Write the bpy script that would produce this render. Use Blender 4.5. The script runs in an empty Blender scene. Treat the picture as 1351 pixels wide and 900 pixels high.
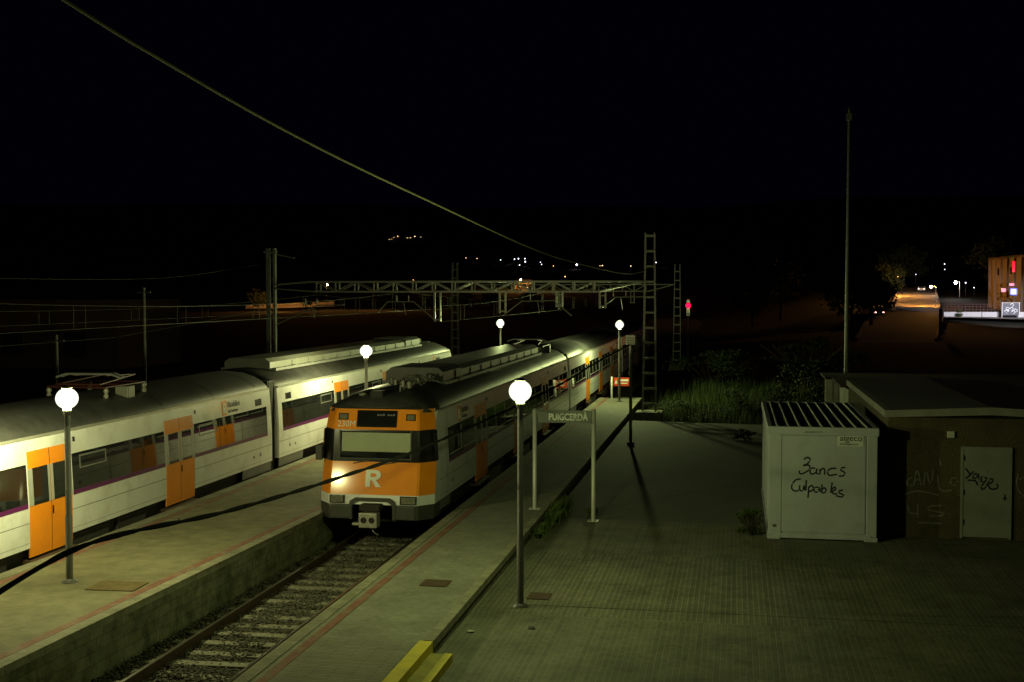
import bpy, bmesh, math, random
from mathutils import Vector, Matrix, noise
random.seed(7)
R = math.radians
sc = bpy.context.scene
col = sc.collection

# ------------------------------------------------------------------ helpers
class MB:
    """collects geometry for one mesh"""
    def __init__(self):
        self.v = []; self.f = []; self.mi = []; self.sm = []
    def add(self, vs, fs, m=0, smooth=False):
        b = len(self.v); self.v += [tuple(p) for p in vs]
        for f in fs:
            self.f.append([b + i for i in f]); self.mi.append(m); self.sm.append(smooth)
    def box(self, x0, x1, y0, y1, z0, z1, m=0):
        vs = [(x0,y0,z0),(x1,y0,z0),(x1,y1,z0),(x0,y1,z0),(x0,y0,z1),(x1,y0,z1),(x1,y1,z1),(x0,y1,z1)]
        self.add(vs, [(3,2,1,0),(4,5,6,7),(0,1,5,4),(1,2,6,5),(2,3,7,6),(3,0,4,7)], m)
    def bbox(self, x0, x1, y0, y1, z0, z1, bev=.01, m=0):
        """box with chamfered edges"""
        bm = bmesh.new(); r = bmesh.ops.create_cube(bm, size=1)
        bmesh.ops.scale(bm, vec=(x1-x0, y1-y0, z1-z0), verts=bm.verts)
        bmesh.ops.bevel(bm, geom=bm.edges[:], offset=bev, segments=2, affect='EDGES', profile=.6)
        bmesh.ops.translate(bm, vec=((x0+x1)/2, (y0+y1)/2, (z0+z1)/2), verts=bm.verts)
        bm.verts.index_update()
        self.add([v.co for v in bm.verts], [[v.index for v in f.verts] for f in bm.faces], m); bm.free()
    def quad(self, a, b, c, d, m=0): self.add([a, b, c, d], [(0,1,2,3)], m)
    def tube(self, pts, r, n=6, m=0, cap=True, smooth=True):
        pts = [Vector(p) for p in pts]; k = len(pts)
        rs = r if isinstance(r, (list, tuple)) else [r]*k
        vs = []
        for i, p in enumerate(pts):
            d = (pts[min(i+1, k-1)] - pts[max(i-1, 0)])
            d = d.normalized() if d.length > 1e-9 else Vector((0,0,1))
            up = Vector((0,0,1)) if abs(d.z) < .9 else Vector((1,0,0))
            a = d.cross(up).normalized(); b = d.cross(a).normalized()
            for j in range(n):
                t = 2*math.pi*j/n; vs.append(p + (a*math.cos(t) + b*math.sin(t))*rs[i])
        fs = []
        for i in range(k-1):
            for j in range(n):
                fs.append((i*n+j, i*n+(j+1)%n, (i+1)*n+(j+1)%n, (i+1)*n+j))
        self.add(vs, fs, m, smooth)
        if cap:
            self.add(vs[:n], [tuple(range(n))], m); self.add(vs[-n:], [tuple(range(n))[::-1]], m)
    def bar(self, a, b, w, h=None, m=0):
        """square bar between two points"""
        h = h or w; a = Vector(a); b = Vector(b); d = (b-a).normalized()
        up = Vector((0,0,1)) if abs(d.z) < .95 else Vector((0,1,0))
        s = d.cross(up).normalized()*w/2; t = s.cross(d).normalized()*h/2
        vs = [a-s-t, a+s-t, a+s+t, a-s+t, b-s-t, b+s-t, b+s+t, b-s+t]
        self.add(vs, [(3,2,1,0),(4,5,6,7),(0,1,5,4),(1,2,6,5),(2,3,7,6),(3,0,4,7)], m)
    def lathe(self, prof, c=(0,0,0), n=16, m=0, smooth=True):
        vs = []; k = len(prof)
        for r, z in prof:
            for j in range(n):
                t = 2*math.pi*j/n; vs.append((c[0]+r*math.cos(t), c[1]+r*math.sin(t), c[2]+z))
        fs = []
        for i in range(k-1):
            for j in range(n): fs.append((i*n+j, i*n+(j+1)%n, (i+1)*n+(j+1)%n, (i+1)*n+j))
        self.add(vs, fs, m, smooth)
    def ball(self, c, r, n=12, m=0, sz=1.):
        self.lathe([(max(1e-4, r*math.sin(math.pi*i/n)), -r*sz*math.cos(math.pi*i/n)) for i in range(n+1)], c, n*2 if n < 9 else n+6, m)
    def cylx(self, c, r, w, n=18, m=0):
        """wheel-like cylinder with its axis along x"""
        vs = []
        for sx in (-w/2, w/2):
            for j in range(n):
                t = 2*math.pi*j/n; vs.append((c[0]+sx, c[1]+r*math.cos(t), c[2]+r*math.sin(t)))
        fs = [(j, (j+1)%n, n+(j+1)%n, n+j) for j in range(n)]
        self.add(vs, fs, m, True); self.add(vs[:n], [tuple(range(n))[::-1]], m); self.add(vs[n:], [tuple(range(n))], m)
    def strip(self, loops, m=0, closed=False, smooth=False):
        """loft through equal-length point rows"""
        n = len(loops[0]); vs = [p for l in loops for p in l]; fs = []
        for i in range(len(loops)-1):
            for j in range(n if closed else n-1):
                fs.append((i*n+j, i*n+(j+1)%n, (i+1)*n+(j+1)%n, (i+1)*n+j))
        self.add(vs, fs, m, smooth)
    def build(self, name, mats, parent=None, loc=None):
        me = bpy.data.meshes.new(name); me.from_pydata(self.v, [], self.f)
        for m in (mats if isinstance(mats, (list, tuple)) else [mats]): me.materials.append(m)
        me.polygons.foreach_set('material_index', self.mi); me.polygons.foreach_set('use_smooth', self.sm)
        me.update()
        o = bpy.data.objects.new(name, me); col.objects.link(o)
        if parent: o.parent = parent
        if loc: o.location = loc
        return o

def thing(name, label, cat, loc=(0,0,0), rz=0, group=None):
    o = bpy.data.objects.new(name, None); col.objects.link(o); o.empty_display_size = .2
    o.location = loc; o.rotation_euler = (0, 0, rz)
    return tag(o, label, cat, group)
def tag(o, label, cat, group=None):
    o['label'] = label; o['category'] = cat
    if group: o['group'] = group
    return o
def struct(o, kind='structure', label=None, cat=None):
    o['kind'] = kind
    o['label'] = label or ''
    if not label: del o['label']
    if cat: o['category'] = cat
    return o
def dup(root, loc=None, rz=None, label=None, group=None):
    r = root.copy(); col.objects.link(r)
    if loc is not None: r.location = loc
    if rz is not None: r.rotation_euler = (0, 0, rz)
    if label: r['label'] = label
    if group: r['group'] = group
    for ch in list(root.children):
        c = ch.copy(); col.objects.link(c); c.parent = r
        for g in ch.children:
            d = g.copy(); col.objects.link(d); d.parent = c
    return r
def ss(a, b, x):
    t = max(0, min(1, (x-a)/(b-a))); return t*t*(3-2*t)
def spline(pts, n=8):
    P = [Vector(p) for p in pts]; P = [P[0]*2-P[1]] + P + [P[-1]*2-P[-2]]; out = []
    for i in range(1, len(P)-2):
        for k in range(n):
            t = k/n; a, b, c, d = P[i-1:i+3]
            out.append(.5*((2*b)+(c-a)*t+(2*a-5*b+4*c-d)*t*t+(3*b-a-3*c+d)*t**3))
    out.append(P[-2]); return out
def text(name, body, size, mtx, mat, parent=None, ex=.004, align='LEFT', sx=1., bold=0.):
    cu = bpy.data.curves.new(name, 'FONT'); cu.body = body; cu.size = size; cu.extrude = ex; cu.align_x = align; cu.offset = bold
    tmp = bpy.data.objects.new('tmp', cu); col.objects.link(tmp)
    dg = bpy.context.evaluated_depsgraph_get()
    me = bpy.data.meshes.new_from_object(tmp.evaluated_get(dg)); me.name = name
    bpy.data.objects.remove(tmp); bpy.data.curves.remove(cu)
    me.transform(mtx @ Matrix.Diagonal((sx, 1, 1, 1)))
    me.materials.clear(); me.materials.append(mat)
    o = bpy.data.objects.new(name, me); col.objects.link(o)
    if parent: o.parent = parent
    return o
def frame(o, xa, ya):
    xa = Vector(xa).normalized(); ya = Vector(ya).normalized(); za = xa.cross(ya)
    m = Matrix.Identity(4)
    for i, a in enumerate((xa, ya, za)):
        for j in range(3): m[j][i] = a[j]
    m.translation = Vector(o); return m

# ------------------------------------------------------------------ materials
def mat(name, c, rough=.6, metal=0., var=.15, scale=3., dirt=None, dirt_scale=1.2, dirt_amt=.5, bump=0., bscale=40., spec=.5, coat=0., detail=6):
    m = bpy.data.materials.new(name); m.use_nodes = True; nt = m.node_tree; N = nt.nodes; L = nt.links
    b = N['Principled BSDF']
    b.inputs['Roughness'].default_value = rough; b.inputs['Metallic'].default_value = metal
    b.inputs['Specular IOR Level'].default_value = spec
    if coat: b.inputs['Coat Weight'].default_value = coat; b.inputs['Coat Roughness'].default_value = .12
    tc = N.new('ShaderNodeTexCoord')
    nz = N.new('ShaderNodeTexNoise'); nz.inputs['Scale'].default_value = scale; nz.inputs['Detail'].default_value = detail; nz.inputs['Roughness'].default_value = .65
    L.new(tc.outputs['Object'], nz.inputs['Vector'])
    rp = N.new('ShaderNodeValToRGB'); e = rp.color_ramp.elements
    e[0].position = .3; e[1].position = .7
    e[0].color = (*[max(0, x*(1-var)) for x in c], 1); e[1].color = (*[min(1, x*(1+var)) for x in c], 1)
    L.new(nz.outputs['Fac'], rp.inputs['Fac']); out = rp.outputs['Color']
    if dirt:
        n2 = N.new('ShaderNodeTexNoise'); n2.inputs['Scale'].default_value = dirt_scale; n2.inputs['Detail'].default_value = 8; n2.inputs['Roughness'].default_value = .7
        L.new(tc.outputs['Object'], n2.inputs['Vector'])
        r2 = N.new('ShaderNodeValToRGB'); r2.color_ramp.elements[0].position = .48; r2.color_ramp.elements[1].position = .68
        r2.color_ramp.elements[1].color = (dirt_amt,)*3 + (1,)
        L.new(n2.outputs['Fac'], r2.inputs['Fac'])
        mx = N.new('ShaderNodeMix'); mx.data_type = 'RGBA'
        L.new(r2.outputs['Color'], mx.inputs['Factor']); L.new(out, mx.inputs['A']); mx.inputs['B'].default_value = (*dirt, 1)
        out = mx.outputs['Result']
    L.new(out, b.inputs['Base Color'])
    if bump:
        n3 = N.new('ShaderNodeTexNoise'); n3.inputs['Scale'].default_value = bscale; n3.inputs['Detail'].default_value = 5
        L.new(tc.outputs['Object'], n3.inputs['Vector'])
        bp = N.new('ShaderNodeBump'); bp.inputs['Strength'].default_value = bump; bp.inputs['Distance'].default_value = .02
        L.new(n3.outputs['Fac'], bp.inputs['Height']); L.new(bp.outputs['Normal'], b.inputs['Normal'])
    m['out'] = 1
    return m
def brick(m, sx, sy, mortar=.02, dark=.6, bumpd=.01, swap=None, off=.5, msmooth=.1):
    """multiply a brick/tile joint pattern into a material made by mat()"""
    nt = m.node_tree; N = nt.nodes; L = nt.links; b = N['Principled BSDF']
    src = b.inputs['Base Color'].links[0].from_socket
    tc = N.new('ShaderNodeTexCoord'); vec = tc.outputs['Object']
    if swap:
        sp = N.new('ShaderNodeSeparateXYZ'); L.new(vec, sp.inputs[0]); cb = N.new('ShaderNodeCombineXYZ')
        for i, a in enumerate(swap): L.new(sp.outputs[a], cb.inputs[i])
        vec = cb.outputs[0]
    br = N.new('ShaderNodeTexBrick'); br.inputs['Scale'].default_value = 1; br.inputs['Brick Width'].default_value = sx; br.inputs['Row Height'].default_value = sy
    br.inputs['Mortar Size'].default_value = mortar; br.inputs['Mortar Smooth'].default_value = msmooth; br.offset = off
    br.inputs['Color1'].default_value = (1,1,1,1); br.inputs['Color2'].default_value = (.78,.78,.78,1); br.inputs['Mortar'].default_value = (dark,)*3 + (1,)
    L.new(vec, br.inputs['Vector'])
    mx = N.new('ShaderNodeMix'); mx.data_type = 'RGBA'; mx.blend_type = 'MULTIPLY'; mx.inputs['Factor'].default_value = 1
    L.new(src, mx.inputs['A']); L.new(br.outputs['Color'], mx.inputs['B']); L.new(mx.outputs['Result'], b.inputs['Base Color'])
    bp = N.new('ShaderNodeBump'); bp.invert = True; bp.inputs['Strength'].default_value = .7; bp.inputs['Distance'].default_value = bumpd
    L.new(br.outputs['Fac'], bp.inputs['Height'])
    if b.inputs['Normal'].links: L.new(b.inputs['Normal'].links[0].from_socket, bp.inputs['Normal'])
    L.new(bp.outputs['Normal'], b.inputs['Normal'])
    return m
def emis(name, c, s, sample=True):
    m = bpy.data.materials.new(name); m.use_nodes = True; N = m.node_tree.nodes; b = N['Principled BSDF']
    b.inputs['Base Color'].default_value = (.6,.6,.6,1)
    b.inputs['Emission Color'].default_value = (*c, 1); b.inputs['Emission Strength'].default_value = s
    nz = N.new('ShaderNodeTexNoise'); nz.inputs['Scale'].default_value = 6
    mr = N.new('ShaderNodeMapRange'); mr.inputs['To Min'].default_value = s*.92; mr.inputs['To Max'].default_value = s*1.08
    m.node_tree.links.new(nz.outputs['Fac'], mr.inputs['Value']); m.node_tree.links.new(mr.outputs['Result'], b.inputs['Emission Strength'])
    if not sample: m.cycles.emission_sampling = 'NONE'
    return m

M = {}
M['white'] = mat('train_white', (.73,.73,.74), .32, var=.06, scale=.8, dirt=(.42,.40,.34), dirt_scale=1.3, dirt_amt=.5, coat=.3)
M['orange'] = mat('train_orange', (.80,.25,.008), .55, var=.06, scale=1.5, dirt=(.55,.17,.01), dirt_amt=.3, spec=.2, coat=.28, bump=.07, bscale=2.4)
M['grey_roof'] = mat('roof_grey', (.05,.05,.05), .5, spec=.22, var=.25, scale=2, dirt=(.025,.022,.02), dirt_scale=.7, dirt_amt=.7)
M['alu'] = mat('gutter_aluminium', (.55,.54,.5), .3, .6, var=.1)
M['purple'] = mat('purple_stripe', (.11,.012,.10), .4, var=.1)
M['glass'] = mat('window_glass', (.012,.014,.014), .03, var=.3, scale=1.2, spec=1., detail=2)
M['grey'] = mat('door_frame_grey', (.36,.36,.35), .45, .2, var=.1)
M['wframe'] = mat('window_frame_grey', (.13,.13,.13), .5, var=.1)
M['dark'] = mat('underframe_black', (.022,.02,.018), .8, var=.4, scale=5)
M['skirt'] = mat('skirt_grey', (.16,.16,.16), .55, var=.15)
M['black'] = mat('nose_black', (.012,.012,.012), .18, var=.2, spec=.6)
M['blind'] = mat('cab_blind', (.33,.35,.25), .6, var=.06, scale=2, spec=.2)
M['bumper'] = mat('bumper_grey', (.042,.042,.038), .6, var=.2)
M['lamp_glass'] = mat('headlight_glass', (.16,.15,.12), .12, var=.3, scale=9)
M['bellows'] = mat('rubber_black', (.012,.012,.012), .75, var=.3)
M['coupler'] = mat('coupler_steel', (.36,.35,.30), .5, .5, var=.25, scale=9)
M['wheel'] = mat('wheel_steel', (.09,.07,.055), .5, .6, var=.3)
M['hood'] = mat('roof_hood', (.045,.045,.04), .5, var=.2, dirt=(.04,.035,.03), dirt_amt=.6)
M['hoodpale'] = mat('roof_hood_pale', (.15,.155,.135), .5, var=.15, dirt=(.15,.13,.1), dirt_amt=.5)  # paler grey for most of the hood, roof box and display marks
M['pan'] = mat('pantograph_red', (.055,.014,.011), .5, .2, var=.3)
M['porcelain'] = mat('insulator', (.2,.19,.17), .3, var=.15)
M['letter'] = mat('letter_white', (.75,.75,.7), .5, var=.05)
M['ink'] = mat('letter_dark', (.05,.05,.055), .6, var=.2)
M['platform'] = mat('platform_concrete', (.172,.155,.088), .85, var=.32, scale=2.6, dirt=(.10,.088,.045), dirt_scale=.7, dirt_amt=.85, bump=.8, bscale=14, detail=10)
M['platform2'] = brick(mat('platform_paving', (.22,.215,.165), .85, var=.2, scale=2.2, dirt=(.13,.125,.09), dirt_scale=.6, dirt_amt=.7, bump=.5, bscale=24, detail=9), .1, .1, .008, .9, .003, off=0)
M['ribbed'] = brick(mat('platform_ribbed', (.25,.235,.175), .85, var=.15, scale=2, dirt=(.15,.14,.11), dirt_amt=.5, bump=.3), .6, .07, .016, .6, .008)
M['coping'] = brick(mat('coping_stone', (.25,.235,.165), .85, var=.25, scale=3, dirt=(.11,.105,.065), dirt_scale=1.7, dirt_amt=.8, bump=.6, bscale=16), 9, 1.0, .012, .5, .008)
M['wall_block'] = brick(mat('platform_wall', (.16,.155,.10), .92, var=.5, scale=2.6, dirt=(.03,.036,.014), dirt_scale=1.1, dirt_amt=.95, bump=.9, bscale=11), .42, .21, .010, .6, .012, swap=(1,2,0))
M['redline'] = mat('worn_red_paint', (.19,.075,.05), .85, var=.25, scale=5, dirt=(.2,.175,.13), dirt_scale=2.6, dirt_amt=.85)
M['yellow'] = mat('yellow_paint', (.62,.5,.015), .7, var=.12, dirt=(.4,.34,.05), dirt_scale=4, dirt_amt=.5)
M['yellowworn'] = mat('worn_yellow_paint', (.36,.31,.03), .8, var=.25, scale=4, dirt=(.2,.19,.1), dirt_scale=3, dirt_amt=.7)
M['yard'] = brick(brick(mat('yard_tiles', (.145,.14,.096), .8, var=.4, scale=1.1, dirt=(.24,.225,.145), dirt_scale=.45, dirt_amt=.6, bump=.4, bscale=20, detail=9), .1, .1, .008, .74, .004, off=0), .1, 5.3, .007, 1.5, .001, off=.37)
M['yardc'] = mat('yard_concrete', (.10,.10,.078), .85, var=.25, scale=.8, dirt=(.05,.05,.035), dirt_scale=.4, dirt_amt=.7, bump=.4, bscale=20)
M['earth'] = mat('earth', (.012,.0125,.008), .98, var=.4, scale=.3, spec=.1, dirt=(.009,.014,.005), dirt_scale=.12, dirt_amt=.9, bump=.6, bscale=3)
M['hill'] = mat('hill', (.03,.035,.02), 1., var=.5, scale=.01, dirt=(.05,.04,.025), dirt_scale=.004)
M['ballast'] = mat('ballast_bed', (.045,.04,.03), .95, var=.5, scale=22, bump=1., bscale=26)
M['stone'] = mat('ballast_stone', (.085,.078,.058), .9, var=.6, scale=14)
M['sleeper'] = mat('sleeper_concrete', (.2,.19,.145), .85, var=.25, scale=4, dirt=(.12,.1,.07), dirt_scale=3, dirt_amt=.8, bump=.3)
M['rail'] = mat('rail_rust', (.07,.042,.028), .55, .5, var=.4, scale=7)
M['railtop'] = mat('rail_head', (.3,.28,.25), .3, .9, var=.2, scale=6)
M['post'] = mat('lamp_post_grey', (.19,.19,.18), .45, .3, var=.15, scale=5)
M['signpost'] = mat('sign_post_pale', (.52,.52,.48), .45, .2, var=.08)
M['signgrey'] = mat('sign_panel_grey', (.13,.14,.13), .4, var=.06)
M['signred'] = mat('sign_panel_red', (.55,.05,.015), .45, var=.1)
M['galv'] = mat('galvanised_steel', (.2,.205,.185), .5, .5, var=.2, scale=6, dirt=(.14,.11,.07), dirt_amt=.5)
M['wire'] = mat('wire_copper', (.04,.04,.03), .5, .5, var=.15)
M['wirebright'] = mat('feeder_wire', (.26,.25,.13), .8, var=.1, spec=.2)
M['cable'] = mat('cable_black', (.004,.004,.004), .9, var=.2, spec=.1)
M['cont'] = mat('cabin_white', (.52,.54,.58), .5, var=.07, scale=1.1, dirt=(.36,.35,.33), dirt_scale=1.6, dirt_amt=.4)
M['controof'] = mat('cabin_roof', (.035,.035,.04), .6, var=.2)
M['rib'] = mat('cabin_roof_rib', (.4,.41,.35), .5, var=.1)
M['render'] = mat('pebbledash', (.13,.10,.055), .95, var=.55, scale=26, dirt=(.06,.05,.03), dirt_scale=.9, dirt_amt=.8, bump=.8, bscale=45)
M['slab'] = mat('roof_slab', (.34,.33,.28), .8, var=.15, scale=2, dirt=(.2,.19,.15), dirt_amt=.6)
M['slabtop'] = mat('roof_felt', (.15,.155,.14), .85, var=.2, scale=1.2, dirt=(.08,.08,.08), dirt_amt=.6)
M['door'] = mat('painted_metal_door', (.36,.38,.33), .5, var=.06, dirt=(.26,.24,.2), dirt_scale=2, dirt_amt=.5)
M['spray'] = mat('pale_spray', (.24,.215,.19), .85, var=.5, scale=12)
M['spraydark'] = mat('black_spray', (.012,.012,.015), .6, var=.2)
M['pillar'] = mat('white_render', (.55,.55,.48), .8, var=.1, dirt=(.35,.34,.28), dirt_amt=.5)
M['tile'] = mat('red_roof', (.05,.022,.016), .9, var=.3)
M['steelplate'] = mat('rusty_plate', (.09,.055,.035), .7, .3, var=.35, scale=9)
M['brownplate'] = mat('stained_cover', (.12,.085,.03), .9, var=.35, scale=5)
M['scrub'] = mat('scrub_leaf', (.026,.042,.009), .8, var=.6, scale=.9)
M['weedgrass'] = mat('weed_blades', (.07,.10,.02), .8, var=.5, scale=3)
M['leaf'] = mat('leaf_green', (.045,.07,.016), .7, var=.5, scale=.7)
M['leaf2'] = mat('leaf_dark', (.022,.036,.010), .75, var=.5, scale=.6)
M['grass'] = mat('grass_green', (.045,.065,.014), .8, var=.5, scale=.5)
M['bark'] = mat('bark', (.07,.055,.04), .95, var=.4, scale=6, bump=.6)
M['asphalt'] = mat('asphalt', (.032,.033,.036), .9, var=.2, scale=2, dirt=(.05,.05,.055), dirt_scale=.15, dirt_amt=.7)
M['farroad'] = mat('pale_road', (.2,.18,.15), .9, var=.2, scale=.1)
M['farroad2'] = mat('upper_road', (.32,.30,.26), .85, var=.3, scale=.25)  # upper stretch of the hill road, much paler than the lower one
M['farwall'] = mat('far_white_wall', (.6,.58,.54), .8, var=.1)
M['facade'] = mat('facade_ochre', (.15,.115,.08), .85, var=.12, scale=.3)
M['facade2'] = mat('warehouse_wall', (.12,.06,.05), .9, var=.2, scale=.2)
M['carwhite'] = mat('car_white', (.6,.6,.6), .25, var=.04, coat=.6)
M['cardark'] = mat('car_dark', (.03,.03,.035), .25, var=.1, coat=.6)
M['tyre'] = mat('tyre', (.015,.015,.015), .85, var=.2)
M['plate'] = mat('poster_dark', (.06,.06,.07), .5, var=.3, scale=2)
M['rubbish'] = mat('litter_pale', (.4,.38,.3), .8, var=.2)
def globe_glass(name, c, e):
    """thin opal glass: most of the bulb's light passes, the glass itself glows softly"""
    m = bpy.data.materials.new(name); m.use_nodes = True; nt = m.node_tree; N = nt.nodes; N.clear()
    o = N.new('ShaderNodeOutputMaterial'); mx = N.new('ShaderNodeMixShader'); tr = N.new('ShaderNodeBsdfTransparent'); em = N.new('ShaderNodeEmission')
    nz = N.new('ShaderNodeTexNoise'); nz.inputs['Scale'].default_value = 9; mr = N.new('ShaderNodeMapRange'); mr.inputs['To Min'].default_value = e*.8; mr.inputs['To Max'].default_value = e*1.2
    nt.links.new(nz.outputs['Fac'], mr.inputs['Value']); nt.links.new(mr.outputs['Result'], em.inputs['Strength'])
    em.inputs['Color'].default_value = (*c, 1); mx.inputs['Fac'].default_value = .22
    nt.links.new(tr.outputs[0], mx.inputs[1]); nt.links.new(em.outputs[0], mx.inputs[2]); nt.links.new(mx.outputs[0], o.inputs['Surface'])
    m.cycles.emission_sampling = 'NONE'
    return m
def lamp(name, kind, c, power, loc, parent, r=.1, aim=None, cone=60):
    ld = bpy.data.lights.new(name, kind); ld.color = c; ld.energy = power; ld.shadow_soft_size = r
    if kind == 'SPOT': ld.spot_size = R(cone); ld.spot_blend = .5
    o = bpy.data.objects.new(name, ld); col.objects.link(o); o.location = loc; o.parent = parent
    if aim is not None: o.rotation_euler = (Vector(aim)-Vector(loc)).to_track_quat('-Z', 'Y').to_euler()
    return o
LAMPW = ((.99, 1., .43), 1080, globe_glass('globe_warm', (1., .99, .80), 3.4))
LAMPB = ((.84, 1., .36), 560, globe_glass('globe_yard', (.95, 1., .78), 3.4))
LAMPG = ((.84, 1., .38), 1500, globe_glass('globe_greenish', (.95, 1., .78), 3.4))
M['orangelamp'] = emis('sodium_lamp', (1., .40, .06), 5500)
M['whitelamp'] = emis('white_street_lamp', (1., .93, .95), 500)
M['coldlamp'] = emis('cold_street_lamp', (.85, .82, 1.), 5000)
M['redsig'] = emis('red_signal', (1., .0, .03), 5)
M['neonred'] = emis('red_tube', (1., .0, .012), 2.2)
M['neonblue'] = emis('blue_panel', (.02, .05, 1.), 1.6)
M['neonwhite'] = emis('white_panel', (.75, .8, 1.), 3)
M['neonpink'] = emis('pink_panel', (1., .03, .10), 1.3)
M['tail'] = emis('tail_light', (1., .35, .3), 8)
M['headl'] = emis('car_lamp', (1., .85, .7), 5)
M['hillwarm'] = emis('far_lamp_warm', (1., .6, .28), 5, False)
M['hillwhite'] = emis('far_lamp_white', (.85, .85, 1.), 5, False)
M['hillorange'] = emis('far_lamp_orange', (1., .42, .1), 6, False)
M['hillviolet'] = emis('far_lamp_violet', (.95, .75, 1.), 12, False)
M['litwin'] = emis('lit_window', (1., .5, .14), 1.0)

# ------------------------------------------------------------------ camera, sky, view
CAM = Vector((0, 0, 6.2)); PSI = R(10.4384); PIT = R(2.2906)
cd = bpy.data.cameras.new('camera'); cam = bpy.data.objects.new('camera', cd); col.objects.link(cam)
cd.sensor_width = 36; cd.lens = 36*1600/1351; cd.clip_end = 9000; cd.clip_start = .1
cam.location = CAM; cam.rotation_euler = (R(90)-PIT, 0, PSI); sc.camera = cam
w = bpy.data.worlds.new('World'); sc.world = w; w.use_nodes = True
wn = w.node_tree.nodes; bg = wn['Background']
sk = wn.new('ShaderNodeTexSky'); sk.sky_type = 'NISHITA'; sk.sun_disc = False; sk.sun_elevation = R(-6); sk.sun_rotation = R(200)
ad = wn.new('ShaderNodeMix'); ad.data_type = 'RGBA'; ad.blend_type = 'ADD'; ad.inputs['Factor'].default_value = 1; ad.inputs['B'].default_value = (.0045, .003, .017, 1)
w.node_tree.links.new(sk.outputs['Color'], ad.inputs['A']); w.node_tree.links.new(ad.outputs['Result'], bg.inputs['Color']); bg.inputs['Strength'].default_value = .1
sc.view_settings.view_transform = 'Standard'; sc.view_settings.look = 'None'; sc.view_settings.exposure = 0; sc.view_settings.gamma = 1
sc.cycles.use_denoising = True; sc.cycles.max_bounces = 6; sc.cycles.diffuse_bounces = 3; sc.cycles.glossy_bounces = 4
sc.cycles.sample_clamp_indirect = 4.; sc.cycles.use_light_tree = True

# ------------------------------------------------------------------ terrain
def gz(x, y):
    r = math.hypot(x, y); az = math.degrees(math.atan2(x, y)); D = -x*math.sin(PSI)+y*math.cos(PSI)
    z = -.42
    if y > 50: z += .8*ss(55, 68, y)*ss(-4.2, -1, x)*(1-ss(110, 180, y))
    k = ss(-3, 4, az)*(1-ss(19, 45, az)) if y > 0 else 0
    z += k*.3*ss(110, 160, r)
    z += k*(max(0, min(D, 338)-200)*.055)
    if r > 650:
        h = ss(600, 2700, r)**1.2
        n = noise.noise((x*.0011, y*.0011, 3.1))*.5 + noise.noise((x*.003, y*.003, 1.1))*.18
        z += (185*(1+.0*n))*h + 60*n*h*h
    return z
mb = MB(); rings = []
rs = [0.01, 8, 16, 24, 32, 40, 48, 54, 58, 62, 66, 72, 80, 90, 100, 115, 130, 150, 170, 190, 200, 215, 230, 250, 270, 290, 310, 325, 340, 360, 400, 450, 500, 560, 620, 700, 800, 900, 1000, 1120, 1250, 1400, 1550, 1700, 1850, 2000, 2150, 2300, 2450, 2600, 2750, 2900, 3100, 3400, 3800, 4500]
azs = [a for a in range(-180, -40, 10)] + [-40+2*i for i in range(40)] + [a for a in range(40, 180, 10)]
for r in rs: rings.append([(r*math.sin(R(a)), r*math.cos(R(a)), gz(r*math.sin(R(a)), r*math.cos(R(a)))-(.25 if r > 150 else 0)) for a in azs])
mb.strip(rings, closed=True, smooth=True)
# two materials: earth near, hillside far
na = len(azs)
for i in range(len(mb.f)):
    if rs[i//na] >= 600: mb.mi[i] = 1
struct(mb.build('terrain', [M['earth'], M['hill']]))

# ------------------------------------------------------------------ tracks
CR, CL = -8.75, -15.6          # centre lines of the two tracks
mb = MB(); XS = [-19.5 + .5*i for i in range(27)]
def bedz(x):
    return -.195 if min(abs(x-CR), abs(x-CL)) < 1.5 else -.26
ys = [6, 10, 13] + [14+.5*i for i in range(36)] + [34, 40, 50, 64, 80, 100, 130, 170, 220, 300]
mb.strip([[(x, y, bedz(x)+.04*noise.noise((x*2, y*2, 0))) for x in XS] for y in ys], smooth=True)
struct(mb.build('track_bed', M['ballast']))
# loose stones in the visible gap between the platforms
mb = MB(); rng = random.Random(3)
ICO = [(0,0,1),(.894,0,.447),(.276,.851,.447),(-.724,.526,.447),(-.724,-.526,.447),(.276,-.851,.447),(.724,.526,-.447),(-.276,.851,-.447),(-.894,0,-.447),(-.276,-.851,-.447),(.724,-.526,-.447),(0,0,-1)]
ICF = [(0,1,2),(0,2,3),(0,3,4),(0,4,5),(0,5,1),(1,6,2),(2,7,3),(3,8,4),(4,9,5),(5,10,1),(6,7,2),(7,8,3),(8,9,4),(9,10,5),(10,6,1),(11,7,6),(11,8,7),(11,9,8),(11,10,9),(11,6,10)]
for i in range(17000):
    x = rng.uniform(-10.6, -7.0); y = rng.uniform(13.5, 31); s = rng.uniform(.018, .036)
    z = bedz(x) + rng.uniform(.0, .03) + max(0, .07*noise.noise((x*1.7, y*1.1, 4.))+ (.02 if abs(x-CR) < .45 else 0))
    k = [rng.uniform(.65, 1.2) for _ in range(3)]
    mb.add([(x+a*s*k[0]+rng.uniform(-.2,.2)*s, y+b*s*k[1]+rng.uniform(-.2,.2)*s, z+c*s*k[2]*.8) for a, b, c in ICO], ICF)
struct(mb.build('ballast_stones', M['stone']), 'stuff', 'grey brown ballast stones between rails and platform walls', 'ballast')
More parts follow.
